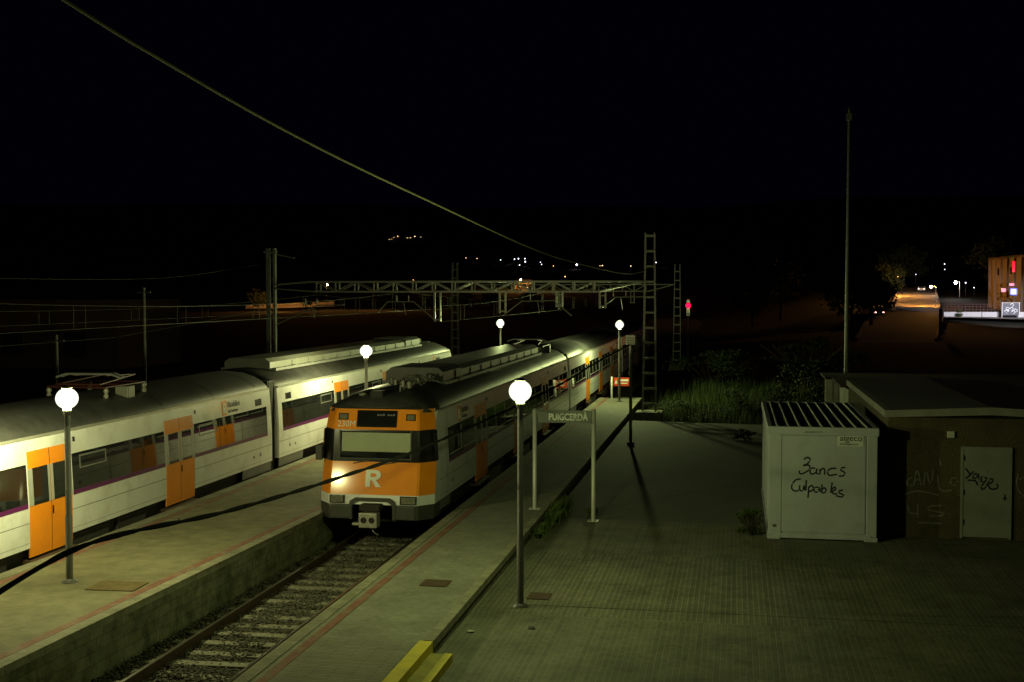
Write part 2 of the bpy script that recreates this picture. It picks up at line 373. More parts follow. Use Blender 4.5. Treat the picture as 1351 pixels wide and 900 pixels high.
def track(cx, y0, y1, name):
    t = thing(name[0], name[1], 'railway track', (cx, y0, 0))
    for s in (-1, 1):
        m = MB(); x = s*.834
        m.box(x-.035, x+.035, 0, y1-y0, -.05, -.004); m.box(x-.01, x+.01, 0, y1-y0, -.16, -.05); m.box(x-.07, x+.07, 0, y1-y0, -.175, -.16)
        m.box(x-.028, x+.028, 0, y1-y0, -.004, 0, 1)
        m.build('rail', [M['rail'], M['railtop']], t)
    n = min(int((y1-y0)/.6), 60); rg = random.Random(5)
    proto = MB(); proto.bbox(-1.3, 1.3, -.12, .12, -.36, -.165, .025)
    p0 = None
    for i in range(n):
        if p0 is None: p0 = o = proto.build('sleeper', M['sleeper'], t)
        else:
            o = p0.copy(); col.objects.link(o)
        o.location = (rg.uniform(-.02,.02), .3+.6*i, rg.uniform(-.02, .015)); o.rotation_euler = (0, rg.uniform(-.012,.012), rg.uniform(-.02,.02))
    return t
track(CR, 10, 140, ('railway_track', 'rusty rails on concrete sleepers in ballast under the orange-nosed train'))
track(CL, 8, 140, ('railway_track', 'rails almost hidden under the long white train at the far platform'))

# ------------------------------------------------------------------ platforms and yard
PZ, YZ = .70, .44
def slab(name, poly, z1, z0, mats, wallm=1):
    m = MB(); n = len(poly)
    m.add([(x, y, z1) for x, y in poly], [tuple(range(n))], 0)
    for i in range(n):
        a, b = poly[i], poly[(i+1) % n]
        m.quad((a[0],a[1],z0), (b[0],b[1],z0), (b[0],b[1],z1), (a[0],a[1],z1), wallm)
    return m.build(name, mats)
def sheet(name, poly, z, m_, parent=None, th=.004):
    m = MB(); n = len(poly); m.add([(x,y,z) for x, y in poly], [tuple(range(n))])
    for i in range(n):
        a, b = poly[i], poly[(i+1) % n]; m.quad((a[0],a[1],z-th), (b[0],b[1],z-th), (b[0],b[1],z), (a[0],a[1],z))
    return m.build(name, m_, parent)
LE = [(-10.75,4),(-10.56,16),(-10.4,20.5),(-10.13,28.4),(-10.1,45),(-10.12,66)]      # right edge of the island platform
poly = LE + [(-14.0,66),(-14.0,30),(-14.1,18),(-14.15,4)]
p1 = struct(slab('platform', poly, PZ, -.5, [M['platform'], M['wall_block']]))
off = lambda L, d: [(x+d, y) for x, y in L]
def ribbon(name, L, d0, d1, z, m_, parent):
    m = MB(); m.strip([[(x+d0, y, z), (x+d1, y, z)] for x, y in L]); m.strip([[(x+d1, y, z), (x+d1, y, z-.05)] for x, y in L])
    return m.build(name, m_, parent)
def fine(L, n=40):
    out = []
    for a, b in zip(L[:-1], L[1:]):
        for k in range(n//4): out.append((a[0]+(b[0]-a[0])*k/(n//4), a[1]+(b[1]-a[1])*k/(n//4)))
    return out + [L[-1]]
def coping(name, L, d0, d1, parent, ztop):
    m = MB(); rows = []
    m.strip([[(x+d1, y, ztop-.13), (x+d1, y, ztop), (x+d0, y, ztop), (x+d0, y, ztop-.13)] for x, y in L])
    return m.build(name, M['coping'], parent)
coping('coping', fine(LE), .02, -.22, p1, PZ+.012)
coping('coping', [(-14.0,66),(-14.0,30),(-14.1,18),(-14.15,4)], .28, -.02, p1, PZ+.012)
ribbon('edge_stripe', fine(LE), -.42, -.25, PZ+.004, M['redline'], p1)
ribbon('edge_stripe', [(-14.15,4),(-14.1,18),(-14.0,30),(-14.0,66)], .34, .5, PZ+.004, M['redline'], p1)
RE = [(-6.93,4),(-6.93,63.2)]
p2 = struct(slab('platform', [(-6.93,4),(-6.93,18.3),(-6.93,63.1),(-4.78,63.3),(-4.66,18.3),(-4.66,4)][::-1], PZ, -.5, [M['platform2'], M['wall_block']]))
sheet('ribbed_paving', [(-6.62,4),(-4.9,4),(-4.9,18.22),(-6.62,18.35)], PZ+.004, M['ribbed'], p2)
coping('coping', [(-6.93,4),(-6.93,63.1)], .2, -.02, p2, PZ+.012)
coping('coping', [(-4.66,18.4),(-4.78,63.3)], .015, -.15, p2, PZ+.012)
ribbon('edge_stripe', [(-6.6,4),(-6.6,63)], -.03, .13, PZ+.008, M['redline'], p2)
mb = MB(); mb.box(-4.87, -4.645, 4, 18.36, YZ+.1, PZ+.012)
mb.build('step_nosing', M['yellow'], p2)
ys_ = slab('yard_paving', [(-4.66,3),(16,3),(16,30.5),(-4.67,30.5)], YZ, -.5, [M['yard'], M['yardc']]); struct(ys_)
struct(slab('yard_concrete', [(-4.67,30.5),(16,30.5),(16,53.8),(.84,53.8),(-4.72,54.6)], YZ-.004, -.5, [M['yardc'], M['yardc']]))
mb = MB(); mb.bbox(-4.645, -4.30, 4, 18.2, YZ-.02, .572, .008); st = mb.build('step', [M['yellowworn']]); st['kind'] = 'structure'
mb = MB(); mb.box(-4.42, -4.295, 4, 18.21, YZ-.01, .577); mb.build('step_nosing', M['yellow'], st)
mb = MB(); mb.box(-3.7, 16, 21.86, 21.875, YZ, YZ+.003); mb.build('paving_line', M['dark'], ys_)  # thin dark line across the yard paving
def plate(x, y, sx, sy, z, label, m_, rz=0.):
    m = MB(); m.bbox(-sx/2, sx/2, -sy/2, sy/2, -.01, .012, .004)
    o = m.build('manhole_cover', m_, None, (x, y, z)); o.rotation_euler.z = rz
    return tag(o, label, 'manhole cover')
plate(-5.54, 22.1, .52, .5, PZ+.006, 'small rusty square cover set in the middle of the narrow right platform', M['steelplate'])
plate(-3.62, 22.5, .42, .5, YZ+.004, 'small dark cover in the paving beside the lamp post foot', M['steelplate'])
plate(-11.35, 20.8, .95, .7, PZ+.006, 'large brown stained cover near the island platform edge', M['brownplate'], .05)

# ------------------------------------------------------------------ station lamps
def station_lamp(x, y, z, h, globe, label, hue):
    t = thing('platform_lamp', label, 'lamp post', (x, y, z), group='globe lamps on the platforms')
    m = MB(); m.lathe([(.066,0),(.066,1.25),(.056,1.28),(.054,h-.42)], n=14); m.build('pole', M['post'], t)
    m = MB(); m.lathe([(.16,0),(.16,.02),(.11,.05),(.11,.06),(.001,.06)], n=14); m.build('base_plate', M['post'], t)
    m = MB(); m.lathe([(.001,h-.44),(.06,h-.42),(.085,h-.35),(.08,h-.29),(.001,h-.29)], n=14); m.build('globe_holder', M['post'], t)
    m = MB(); m.ball((0,0,h-.10), .21, 14, 0, .95); gl = m.build('globe', globe[2], t)
    lamp('bulb', 'POINT', globe[0], globe[1], (0,0,h-.10), gl, .12)
    m = MB(); m.lathe([(.001,h+.15),(.05,h+.14),(.10,h+.11),(.10,h+.09),(.001,h+.09)], n=16); m.build('cap', M['post'], t)
    return t
station_lamp(-12.41, 20.95, PZ, 3.6, LAMPW, 'nearest globe lamp on the island platform, in front of the orange train doors', 0)
station_lamp(-3.85, 21.73, YZ, 4.06, LAMPB, 'globe lamp standing in the paved yard, left of the station name sign', 0)
station_lamp(-12.41, 39.83, PZ, 3.6, LAMPW, 'globe lamp rising behind the orange-nosed train, in front of the white carriage', 0)
station_lamp(-12.41, 63.88, PZ, 3.95, LAMPG, 'globe lamp at the far end of the island platform, under the overhead beam', 0)
station_lamp(-5.73, 60.96, PZ, 3.98, LAMPG, 'globe lamp at the far tip of the right platform, beside the red sign', 0)

# ------------------------------------------------------------------ trains
SP = [(.6,1.45),(.98,1.47),(1.9,1.47),(2.7,1.43),(3.22,1.385)]
def side(z):
    if z <= SP[0][0]: return SP[0][1]
    for (a, b), (c, d) in zip(SP[:-1], SP[1:]):
        if z <= c: return b+(d-b)*(z-a)/(c-a)
    return SP[-1][1]
RP = [(1.385,3.22),(1.34,3.33),(1.2,3.47),(.95,3.61),(.6,3.72),(.001,3.78)]
def spanel(m, s, y0, y1, z0, z1, off, mi=0, th=.03):
    """slab lying on the carriage side s (+1/-1), following its curve"""
    zs = [z0] + [z for z, _ in SP if z0+.01 < z < z1-.01] + [z1]
    o = [(s*(side(z)+off), z) for z in zs]; i = [(s*(side(z)+off-th), z) for z in zs][::-1]
    ring = o + i; n = len(ring)
    A = [(x, y0, z) for x, z in ring]; B = [(x, y1, z) for x, z in ring]
    m.strip([A, B], mi, closed=True); m.add(A, [tuple(range(n))], mi); m.add(B, [tuple(range(n))[::-1]], mi)
YF = [(.6,.02),(.98,0),(1.22,.03),(2.01,.225),(2.80,.295),(3.30,.45),(3.45,.55)]
def yf(z):
    if z <= YF[0][0]: return YF[0][1]
    for (a, b), (c, d) in zip(YF[:-1], YF[1:]):
        if z <= c: return b+(d-b)*(z-a)/(c-a)
    return YF[-1][1]
def csx(z): return side(z) if z < 3.2 else 1.385-(z-3.2)*.35
def outline(z):
    sx = csx(z); cx = .765*sx; yb = yf(z)+.42
    return [(-sx,.95,z),(-sx,yb,z),(-cx-.03,yf(z)+.03,z),(-cx+.03,yf(z),z),(cx-.03,yf(z),z),(cx+.03,yf(z)+.03,z),(sx,yb,z),(sx,.95,z)]
def fpanel(m, x0, x1, z0, z1, off=.01, mi=0, n=3, th=.05):
    """slab on the sloping nose front"""
    zs = [z0+(z1-z0)*i/n for i in range(n+1)]
    F = [[(x0, yf(z)-off, z), (x1, yf(z)-off, z)] for z in zs]; B = [[(x0, yf(z)-off+th, z), (x1, yf(z)-off+th, z)] for z in zs]
    m.strip(F, mi); 
    for i in range(n):
        m.quad(F[i][0], F[i+1][0], B[i+1][0], B[i][0], mi); m.quad(F[i][1], B[i][1], B[i+1][1], F[i+1][1], mi)
    m.quad(F[0][0], B[0][0], B[0][1], F[0][1], mi); m.quad(F[-1][0], F[-1][1], B[-1][1], B[-1][0], mi)
def letter_r(parent, mtx, w, h, m_):
    """heavy capital R built as bars and a half-ring"""
    g = MB(); P = lambda x, y, z=0: mtx @ Vector((x*w, y*h, z))
    def poly(pts):
        n = len(pts); g.add([P(x, y, .008) for x, y in pts], [tuple(range(n))])
        for i in range(n): a, b = pts[i], pts[(i+1) % n]; g.quad(P(*a, -.006), P(*b, -.006), P(*b, .008), P(*a, .008))
    poly([(0,0),(.32,0),(.32,1),(0,1)])
    o = [(.32,1),(.62,1)] + [(.62+.36*math.sin(a), .70+.30*math.cos(a)) for a in [math.pi*k/8 for k in range(1, 8)]] + [(.62,.40),(.32,.40)]
    i = [(.32,.80),(.56,.80)] + [(.56+.12*math.sin(a), .69+.11*math.cos(a)) for a in [math.pi*k/8 for k in range(1, 8)]] + [(.56,.58),(.32,.58)]
    for k in range(len(o)-1): poly([o[k], o[k+1], i[k+1], i[k]][::-1])
    poly([(.40,.40),(.68,.40),(1.02,0),(.68,0)][::-1])
    return g.build('nose_letter', m_, parent)
def logo(t, s, y, z=2.76):
    up = (-s*.0865, 0, 1)
    g = MB(); spanel(g, s, *(sorted((y, y+s*.36))), z-.04, z+.38, .004, 0, .012)
    lg = g.build('logo', M['orange'], t)
    x = s*(side(z)+.006)
    lr = letter_r(lg, frame((x, y+s*.09, z+.02), (0, s, 0), up), .2, .28, M['letter']); lr.name = 'logo_letter'
    text('lettering', 'Rodalies', .24, frame((x, y+s*.44, z+.17), (0, s, 0), up), M['ink'], t, .004)
    text('lettering', 'de Catalunya', .125, frame((x, y+s*.44, z+.02), (0, s, 0), up), M['ink'], t, .004)
def carriage(name, label, loc, rz, L=25.0, cab=False, pan=None, hood=None, group=None, number='', nose=True, rwin=False):
    t = thing(name, label, 'train carriage', loc, rz, group)
    y0 = .95 if cab else .0
    m = MB()
    ring = [(-side(z), z) for z in (.98,1.9,2.7,3.22)] + [(side(z), z) for z in (3.22,2.7,1.9,.98)]
    A = [(x, y0, z) for x, z in ring]; B = [(x, L, z) for x, z in ring]
    m.strip([A, B], 0, closed=True); m.add(A, [tuple(range(8))], 0); m.add(B, [tuple(range(8))[::-1]], 0)
    for s in (-1, 1):
        spanel(m, s, y0+.02, L-.02, 1.485, 1.50, .002, 1, .01)
        spanel(m, s, y0+.02, L-.02, 1.08, 1.088, .002, 1, .01)
    body = m.build('body', [M['white'], M['skirt']], t)
    # roof
    m = MB(); rows = []
    sect = [(1.385,3.22)] + RP[1:-1] + [(0,3.78)] + [(-x, z) for x, z in RP[1:-1][::-1]] + [(-1.385,3.22)]
    if cab: seq = [(.50,.765,.22),(.6,.9,.5),(.95,1,.75),(1.5,1,.95),(2.2,1,1),(L-.15,1,1),(L,.97,.9)]
    else: seq = [(0,.97,.9),(.15,1,1),(L-.15,1,1),(L,.97,.9)]
    for y, kx, kz in seq: rows.append([(x*kx, y, 3.22+(z-3.22)*kz) for x, z in sect])
    m.strip(rows, 0, smooth=True)
    for rw in (rows[0], rows[-1]): m.add(rw, [tuple(range(len(rw)))])
    for yy in range(3, int(L), 3):          # roof seams
        m.strip([[(x*1.002, yy-.02, z+.006) for x, z in sect], [(x*1.002, yy+.02, z+.006) for x, z in sect]], 0)
    m.build('roof', M['grey_roof'], t)
    for s in (-1, 1):
        m = MB(); m.box(*sorted((s*1.37, s*1.415)), y0+.05, L-.05, 3.2, 3.255); m.build('gutter', M['alu'], t)
    # doors and windows
    dy = [6.1, 12.2, 18.3] if cab else [6.6, 12.65, 18.7]
    for s in (-1, 1):
        for d in dy:
            for k in (-1, 1):
                a, b = sorted((d+k*.012, d+k*.81)); m = MB(); spanel(m, s, a, b, .78, 2.95, .006); dr = m.build('door', M['orange'], t)
                g = MB(); a, b = sorted((d+k*.10, d+k*.66)); spanel(g, s, a, b, 1.83, 2.60, .010); g.build('window', M['glass'], dr)
                for q in ((.02, .10), (.66, .81)):
                    a, b = sorted((d+k*q[0], d+k*q[1])); g = MB(); spanel(g, s, a, b, 1.832, 2.598, .013); g.build('frame', M['grey'], dr)
            g = MB(); spanel(g, s, d+.03, d+.07, 1.55, 1.72, .016); g.build('door_button', M['black'], t)
            g = MB(); spanel(g, s, d+.95, d+1.02, 2.96, 3.06, .02); g.build('door_light', M['black'], t)
            g = MB(); spanel(g, s, d-.011, d+.011, .78, 2.95, .004); g.build('rubber_seal', M['bellows'], t)
            g = MB(); g.box(*sorted((s*1.2, s*1.56)), d-.85, d+.85, .66, .72); g.build('step', M['steelplate'], t)
        lim = [1.95 if cab else .35] + [v for d in dy for v in (d-.86, d+.86)] + [L-.35]
        for i in range(0, len(lim), 2):
            a, b = lim[i], lim[i+1]
            if b-a < .4: continue
            m = MB(); spanel(m, s, a, b, 1.90, 2.70, .004); wn_ = m.build('window', M['glass'], t)
            m = MB(); spanel(m, s, a, b, 1.80, 1.898, .004); m.build('stripe', M['purple'], t)
            g = MB()
            if rwin:
                n = max(1, int((b-a)/1.15)); q = (b-a)/n
                for k in range(n):
                    c0, c1 = a+q*k+.14, a+q*(k+1)-.1
                    spanel(g, s, c1-.06, c1, 1.98, 2.64, .009); spanel(g, s, c0, c1, 1.98, 2.02, .009); spanel(g, s, c0, c1, 2.40, 2.43, .009)
            else:
                c0 = a+.3 if b-a > 2 else a+.1; c1 = min(c0+1.15, b-.1)
                for q in ((c0, c1, 2.60, 2.64), (c0, c1, 2.34, 2.37)): spanel(g, s, *q, .010)
                for q in ((c0, c0+.04), (c1-.04, c1)): spanel(g, s, *q, 2.372, 2.598, .010)
            g.build('window_frame', M['grey'] if rwin else M['wframe'], wn_)  # rwin frames are paler: lamp reflections along them put into the grey
            g = MB(); x = a+1.6
            while x < b-.8: spanel(g, s, x, x+.03, 1.902, 2.698, .007); x += 1.55
            if g.v: g.build('mullion', M['black'], wn_)
        for q, h_ in ((L-1.0, .10), (L-1.5, .07), (1.15 if not cab else 2.3, .10)):
            g = MB(); spanel(g, s, q, q+.12, 1.24, 1.24+h_, .003, 0, .01); g.build('data_plate', M['skirt'], t)
        logo(t, s, (3.2 if s > 0 else 4.5) if cab else (L-3.6 if s > 0 else L-2.3))
        if not cab or L: 
            g = MB(); yy = L-1.2; spanel(g, s, yy, yy+.5, 2.78, 2.98, .004, 0, .012); 
            nd = g.build('number_plate', M['black'], t)
        for a, b in (((.05, 2.2) if not cab else (1.0, 2.2)), (L-2.2, L-.05)):
            g = MB(); spanel(g, s, a, b, .70, .978, -.02); g.build('skirt', M['skirt'], t)
    # under the floor
    m = MB(); m.box(-1.28, 1.28, y0+.1, L-.1, .5, .975); m.build('underframe', M['dark'], t)
    for a, b in ((7.6, 9.6), (10.0, 11.2), (13.6, 15.2), (15.6, 17.0)):
        m = MB(); m.bbox(-1.36, 1.36, a, b, .32, .9, .03); m.build('equipment_box', M['dark'], t)
    for yb in (3.7, L-3.7):
        m = MB()
        for s in (-1, 1):
            m.bbox(*sorted((s*1.0, s*1.14)), yb-1.7, yb+1.7, .42, .66, .03); m.bbox(*sorted((s*.95, s*1.2)), yb-.3, yb+.3, .35, .8, .05)
        m.box(-1.0, 1.0, yb-.25, yb+.25, .4, .6); bo = m.build('bogie', M['dark'], t)
        for yw in (yb-1.3, yb+1.3):
            for s in (-1, 1):
                m = MB(); m.cylx((s*.834, yw, .46), .46, .13, 22); m.build('wheel', M['wheel'], bo)
    # gangway bellows
    m = MB(); ends = [(L, L+.45)]
    for a, b in ends:
        for k in range(4):
            ya = a+(b-a)*k/4; m.bbox(-1.33, 1.33, ya+.005, ya+(b-a)/4-.005, .55, 3.45, .04)
    if not cab or True: m.build('gangway_bellows', M['bellows'], t)
    # roof equipment
    if hood:
        a, b = hood; 
        def hp(w_, z0, z1, ya, yb, mm, nm='roof_hood'):
            g = MB(); sec = [(-w_, z0),(-w_, z1-.12),(-w_+.16, z1),(w_-.16, z1),(w_, z1-.12),(w_, z0)]
            A = [(x, ya, z) for x, z in sec]; B = [(x, yb, z) for x, z in sec]
            g.strip([A, B], closed=True); g.add(A, [tuple(range(6))]); g.add(B, [tuple(range(6))[::-1]])
            y = ya+1.5
            while y < yb-.5:
                for s in (-1, 1):
                    g.box(*sorted((s*w_, s*(w_+.02))), y, y+.05, z0+.02, z1-.14); g.box(*sorted((s*(w_), s*(w_+.14))), y-.1, y+.1, z0-.08, z0+.02)
                y += 1.6
            o = g.build(nm, mm, t); return o
        hp(.82, 3.74, 4.12, a, a+(b-a)*.13, M['hood']); hp(.78, 3.74, 4.06, a+(b-a)*.13+.03, b, M['hoodpale'])
        m = MB(); m.box(-.95, .95, a+.1, b-.1, 3.66, 3.745); m.build('hood_rail', M['skirt'], t)
    if pan:
        y = pan; z = 3.78
        m = MB()
        for sx in (-.75, .75):
            m.tube([(sx, y-1.0, z+.14), (sx, y+1.0, z+.14)], .03)
        for yy in (-1.0, 0, 1.0): m.tube([(-.75, y+yy, z+.14), (.75, y+yy, z+.14)], .03)
        for sx in (-.55, .55):
            m.tube([(sx, y-.9, z+.2), (sx*.7, y+1.15, z+.32)], .028); m.tube([(sx*.7, y+1.15, z+.32), (sx*.8, y-.35, z+.38)], .022)
        m.tube([(-.55, y-.9, z+.2), (.55, y-.9, z+.2)], .03)
        pf = m.build('pantograph', M['pan'], t)
        m = MB(); m.tube([(-.85, y-.45, z+.34), (-.6, y-.42, z+.42), (.6, y-.42, z+.42), (.85, y-.45, z+.34)], .03); m.tube([(-.85, y-.2, z+.34), (-.6, y-.2, z+.42), (.6, y-.2, z+.42), (.85, y-.2, z+.34)], .03)
        m.build('collector_bow', M['skirt'], pf)
        for sx in (-.75, .75):
            for yy in (-.95, .95): m = MB(); m.lathe([(.04,-.25),(.07,-.2),(.04,-.14),(.07,-.08),(.04,0),(.07,.05),(.04,.12)], (sx, y+yy, z+.0), 8); m.build('insulator', M['porcelain'], pf)
        m = MB(); m.bbox(.6, .95, y-.25, y+.1, 3.6, 3.9, .03); m.build('roof_box', M['hoodpale'], t)
    # cab
    if cab:
        def band(nm, zs, mats, mi=(1,0,0,0,0,0,1)):
            g = MB(); rows = [outline(z) for z in zs]; n = 8
            for r0, r1 in zip(rows[:-1], rows[1:]):
                for j in range(7): g.add([r0[j], r0[j+1], r1[j+1], r1[j]], [(0,1,2,3)], mi[j])
            return g.build(nm, mats, t)
        W = M['white']
        band('nose_panel', [1.22,1.6,2.01], [M['orange'], W])
        band('windscreen_surround', [2.01,2.4,2.80], [M['black'], W])
        up = band('nose_top', [2.80,3.05,3.30], [M['orange'], W])
        g = MB(); o1 = outline(3.30); o2 = [(x*.97, y+.10, 3.36) for x, y, z in o1]; o3 = [(x*.8, max(y+.35, .7), 3.5) for x, y, z in o1]
        g.strip([o1, o2, o3], smooth=True); g.build('nose_cap', M['grey_roof'], t)
        band('nose_band', [.98,1.22], [W, W])
        g = MB()
        lo = [[(x*1.0, y-.04 if y < .9 else y, z) for x, y, z in outline(zz)] for zz in (.62,.70,.98)]
        for js in ((0,1,2), (4,5,6)):
            g = MB()
            for r0, r1 in zip(lo[:-1], lo[1:]):
                for j in js: g.add([r0[j], r0[j+1], r1[j+1], r1[j]], [(0,1,2,3)])
            g.build('nose_skirt', M['bumper'], t)
        for sgn in (-1, 1):
            g = MB(); g.bbox(*sorted((sgn*.56, sgn*1.09)), -.05, .3, .62, .985, .04); g.build('bumper', M['bumper'], t)
        g = MB(); g.box(-.56, .56, .12, .5, .55, 1.12); 
        g.build('coupler_recess', M['dark'], t)
        g = MB()                                            # arched rim round the coupler
        arc = [(-.6, .64), (-.6, .95), (-.56, 1.08), (-.44, 1.15), (.44, 1.15), (.56, 1.08), (.6, .95), (.6, .64)]
        inn = [(x*.86, z-.03-(.04 if z > 1 else 0)) for x, z in arc]
        g.strip([[(x, -.065, z) for x, z in arc], [(x, -.065, z) for x, z in inn]]); g.strip([[(x, .2, z) for x, z in arc], [(x, -.065, z) for x, z in arc]]); g.strip([[(x, -.065, z) for x, z in inn], [(x, .14, z) for x, z in inn]])
        g.add([(x, .12, z) for x, z in inn], [tuple(range(8))], 1)
        g.build('coupler_surround', [M['bumper'], M['dark']], t)
        g = MB(); g.bbox(-.26, .26, -.30, .1, .86, 1.02, .03, 1); g.bbox(-.23, .23, -.42, -.12, .48, .84, .02); g.box(-.12, .12, -.3, .4, .6, .8, 1); g.bbox(-.42, -.2, -.34, -.16, .52, .58, .01)
        cp = g.build('coupler', [M['coupler'], M['dark']], t)
        g = MB()
        for sx in (-.1, .1):
            n = 16; g.add([(sx+.075*math.cos(2*math.pi*k/n), -.424, .67+.075*math.sin(2*math.pi*k/n)) for k in range(n)], [tuple(range(n))])
            g.tube([(sx+.055*math.cos(2*math.pi*k/n), -.43, .67+.055*math.sin(2*math.pi*k/n)) for k in range(n+1)], .018, 5, 0)
        g.build('coupler_socket', M['dark'], cp)
        g = MB(); g.tube(spline([(.05,-.2,.5),(.1,-.28,.38),(.2,-.22,.28),(.16,-.1,.3)]), .014, 5); g.build('brake_hose', M['coupler'], t)
        for a, b in ((-1.1, -.72), (.70, 1.12)):
            g = MB(); fpanel(g, a, b, 1.005, 1.205, .035); hl = g.build('headlight', M['black'], t)
            g = MB(); fpanel(g, a+.03, b-.03, 1.025, 1.185, .042); g.build('lens', M['lamp_glass'], hl)
        for a, b in ((-.98, -.73), (.76, 1.0)):
            g = MB(); fpanel(g, a, b, 3.03, 3.19, .012); hl = g.build('marker_light', M['black'], t)
            g = MB(); fpanel(g, a+.025, b-.025, 3.05, 3.17, .018); g.build('lens', M['lamp_glass'], hl)
        g = MB(); fpanel(g, -.5, .53, 2.86, 3.27, .014); ds = g.build('destination_display', M['black'], t)
        g = MB(); fpanel(g, -.47, .5, 2.89, 3.24, .018); g.build('display_glass', M['glass'], ds)
        rg = random.Random(4)
        for q in range(6):
            g = MB(); a = .02+.07*q+(.05 if q > 2 else 0); fpanel(g, a, a+.05, 3.14, 3.14+rg.uniform(.03,.07), .021, 0, 1); g.build('display_mark', M['hoodpale'], ds)
        g = MB(); fpanel(g, -.93, .93, 2.10, 2.76, .010); ws = g.build('windscreen', M['glass'], t)
        g = MB(); fpanel(g, -.86, .90, 2.26, 2.73, .014); g.build('sun_blind', M['blind'], ws)
        g = MB()
        for a in (-.93, .90): fpanel(g, a, a+.03, 2.06, 2.78, .02)
        fpanel(g, -.9, .9, 2.075, 2.10, .02)
        g.build('trim', M['bumper'], ws)
        for a, b in ((-.55, -.12), (.16, .55)):
            g = MB(); g.tube([(a, yf(2.0)-.03, 1.97 if a < 0 else 1.95), (b, yf(2.1)-.05, 2.06 if a < 0 else 2.02)], .012, 5); g.build('wiper', M['black'], t)
        letter_r(t, frame((-.21, yf(1.41)-.012, 1.41), (1,0,0), (0,.247,1)), .40, .42, M['letter'])
        text('carriage_number', number, .21, frame((-1.0, yf(2.87)-.014, 2.87), (1,0,0), (0,.31,1)), M['letter'], t, .004)
        for s in (-1, 1):
            g = MB(); spanel(g, s, .56, .84, 2.02, 2.78, .006); g.build('cab_window', M['glass'], t)
            g = MB(); spanel(g, s, 1.12, 1.13, 1.0, 2.75, .003, 0, .01); spanel(g, s, 1.78, 1.79, 1.0, 2.75, .003, 0, .01)
            cdr = g.build('cab_door', M['skirt'], t)
            g = MB(); g.tube([(s*(side(1.3)+.04), 1.3, 1.25), (s*(side(1.3)+.04), 1.3, 1.6)], .014, 5); g.build('handrail', M['grey'], cdr)
            if s < 0: g = MB(); g.bbox(*sorted((s*1.42, s*1.60)), .36, .46, 2.0, 2.36, .03); g.build('mirror', M['bumper'], t)
        g = MB(); g.bbox(-.28, .05, .75, 1.15, 3.44, 3.72, .03); g.build('roof_box', M['dark'], t)
        g = MB(); g.lathe([(.02,0),(.02,.15),(.09,.16),(.11,.22),(.001,.24)], (-.55, 1.0, 3.42), 10); g.build('horn', M['porcelain'], t); g = MB(); g.lathe([(.02,0),(.015,.3)], (.35, 1.3, 3.55), 6); g.build('antenna', M['porcelain'], t)
        g = MB(); rg = random.Random(2)
        for k in range(7):
            y = 1.5+.25*k; g.tube(spline([(.0+rg.uniform(-.1,.4), y, 3.7), (.3+rg.uniform(-.2,.2), y+.3, 3.92+rg.uniform(0,.1)), (.6+rg.uniform(-.2,.2), y+.6, 3.76)], 4), .022, 5)
            g.lathe([(.05,0),(.08,.04),(.05,.08),(.08,.12),(.05,.18)], (rg.uniform(-.3,.7), y, 3.74), 7)
        g.build('roof_cabling', M['porcelain'], t)
    return t
GR = 'carriages of the white and orange trains'
ROT = math.pi
carriage('train_carriage', 'train carriage with an orange sloping nose, number 230M and a cream windscreen blind', (CR, 28.55, 0), 0, 25.0, cab=True, pan=22.9, hood=(4.0, 20.6), group=GR, number='230M', rwin=True)
carriage('train_carriage', 'second carriage behind the orange-nosed one, past the black gangway', (CR, 54.1, 0), 0, 25.0, pan=None, group=GR, rwin=True)
carriage('train_carriage', 'farthest carriage of the orange-nosed train, beyond the end of the right platform', (CR, 79.6, 0), 0, 25.0, group=GR, rwin=True)
carriage('train_carriage', 'white carriage with a reddish folded pantograph, two orange doors beside the nearest lamp', (CL, 10.55, 0), 0, 25.0, pan=17.2, group=GR)
carriage('train_carriage', 'white carriage at the far end of the train with a long pale roof hood', (CL, 60.75, 0), ROT, 24.6, cab=True, hood=(4.8, 23.6), group=GR, number='230M')

# ------------------------------------------------------------------ station name signs
t = thing('name_sign', 'grey station name sign on two pale posts reading PUIGCERDÀ', 'sign', (-4.99, 30.25, PZ))
for dx, dz in ((0, 0), (1.50, YZ-PZ)):
    m = MB(); m.lathe([(.055,dz),(.055,2.56),(.001,2.57)], (dx, .03, 0), 12); ps = m.build('post', M['signpost'], t)
    m = MB(); m.bbox(dx-.14, dx+.14, -.11, .17, dz, dz+.015, .004); m.build('base_plate', M['signpost'], ps)
m = MB(); m.bbox(.10, 1.46, -.03, .0, 2.21, 2.53, .006); pn = m.build('sign_panel', M['signgrey'], t)
text('lettering', 'PUIGCERDÀ', .235, frame((.36, -.034, 2.285), (1,0,0), (0,0,1)), M['letter'], pn, .003, sx=.78, bold=.006)
t = thing('warning_sign', 'red panel sign between two pale posts at the far platform end', 'sign', (-6.26, 62.4, PZ))
for dx in (0, .98):
    m = MB(); m.lathe([(.05,0),(.05,1.15),(.001,1.16)], (dx, 0, 0), 10); m.build('post', M['signpost'], t)
m = MB(); m.bbox(.10, .93, -.04, -.01, .68, 1.12, .005); pn = m.build('sign_panel', M['signred'], t)
m = MB(); m.box(.42, .86, -.046, -.04, .93, 1.03); m.box(.46, .82, -.046, -.04, .80, .85); m.add([(.16,-.046,.80),(.30,-.046,.80),(.23,-.046,1.02)], [(0,1,2)]); m.build('symbol', M['letter'], pn)
t = thing('cabinet_pole', 'thin pole carrying a small square pale box, beside the kerb', 'pole', (-3.85, 45.52, YZ))
m = MB(); m.lathe([(.1,0),(.1,.04),(.06,.06),(.06,3.85)], n=10); m.build('pole', M['post'], t)
m = MB(); m.bbox(-.18, .18, -.2, .2, 3.8, 4.17, .03); bx_ = m.build('box', M['pillar'], t)
m = MB()
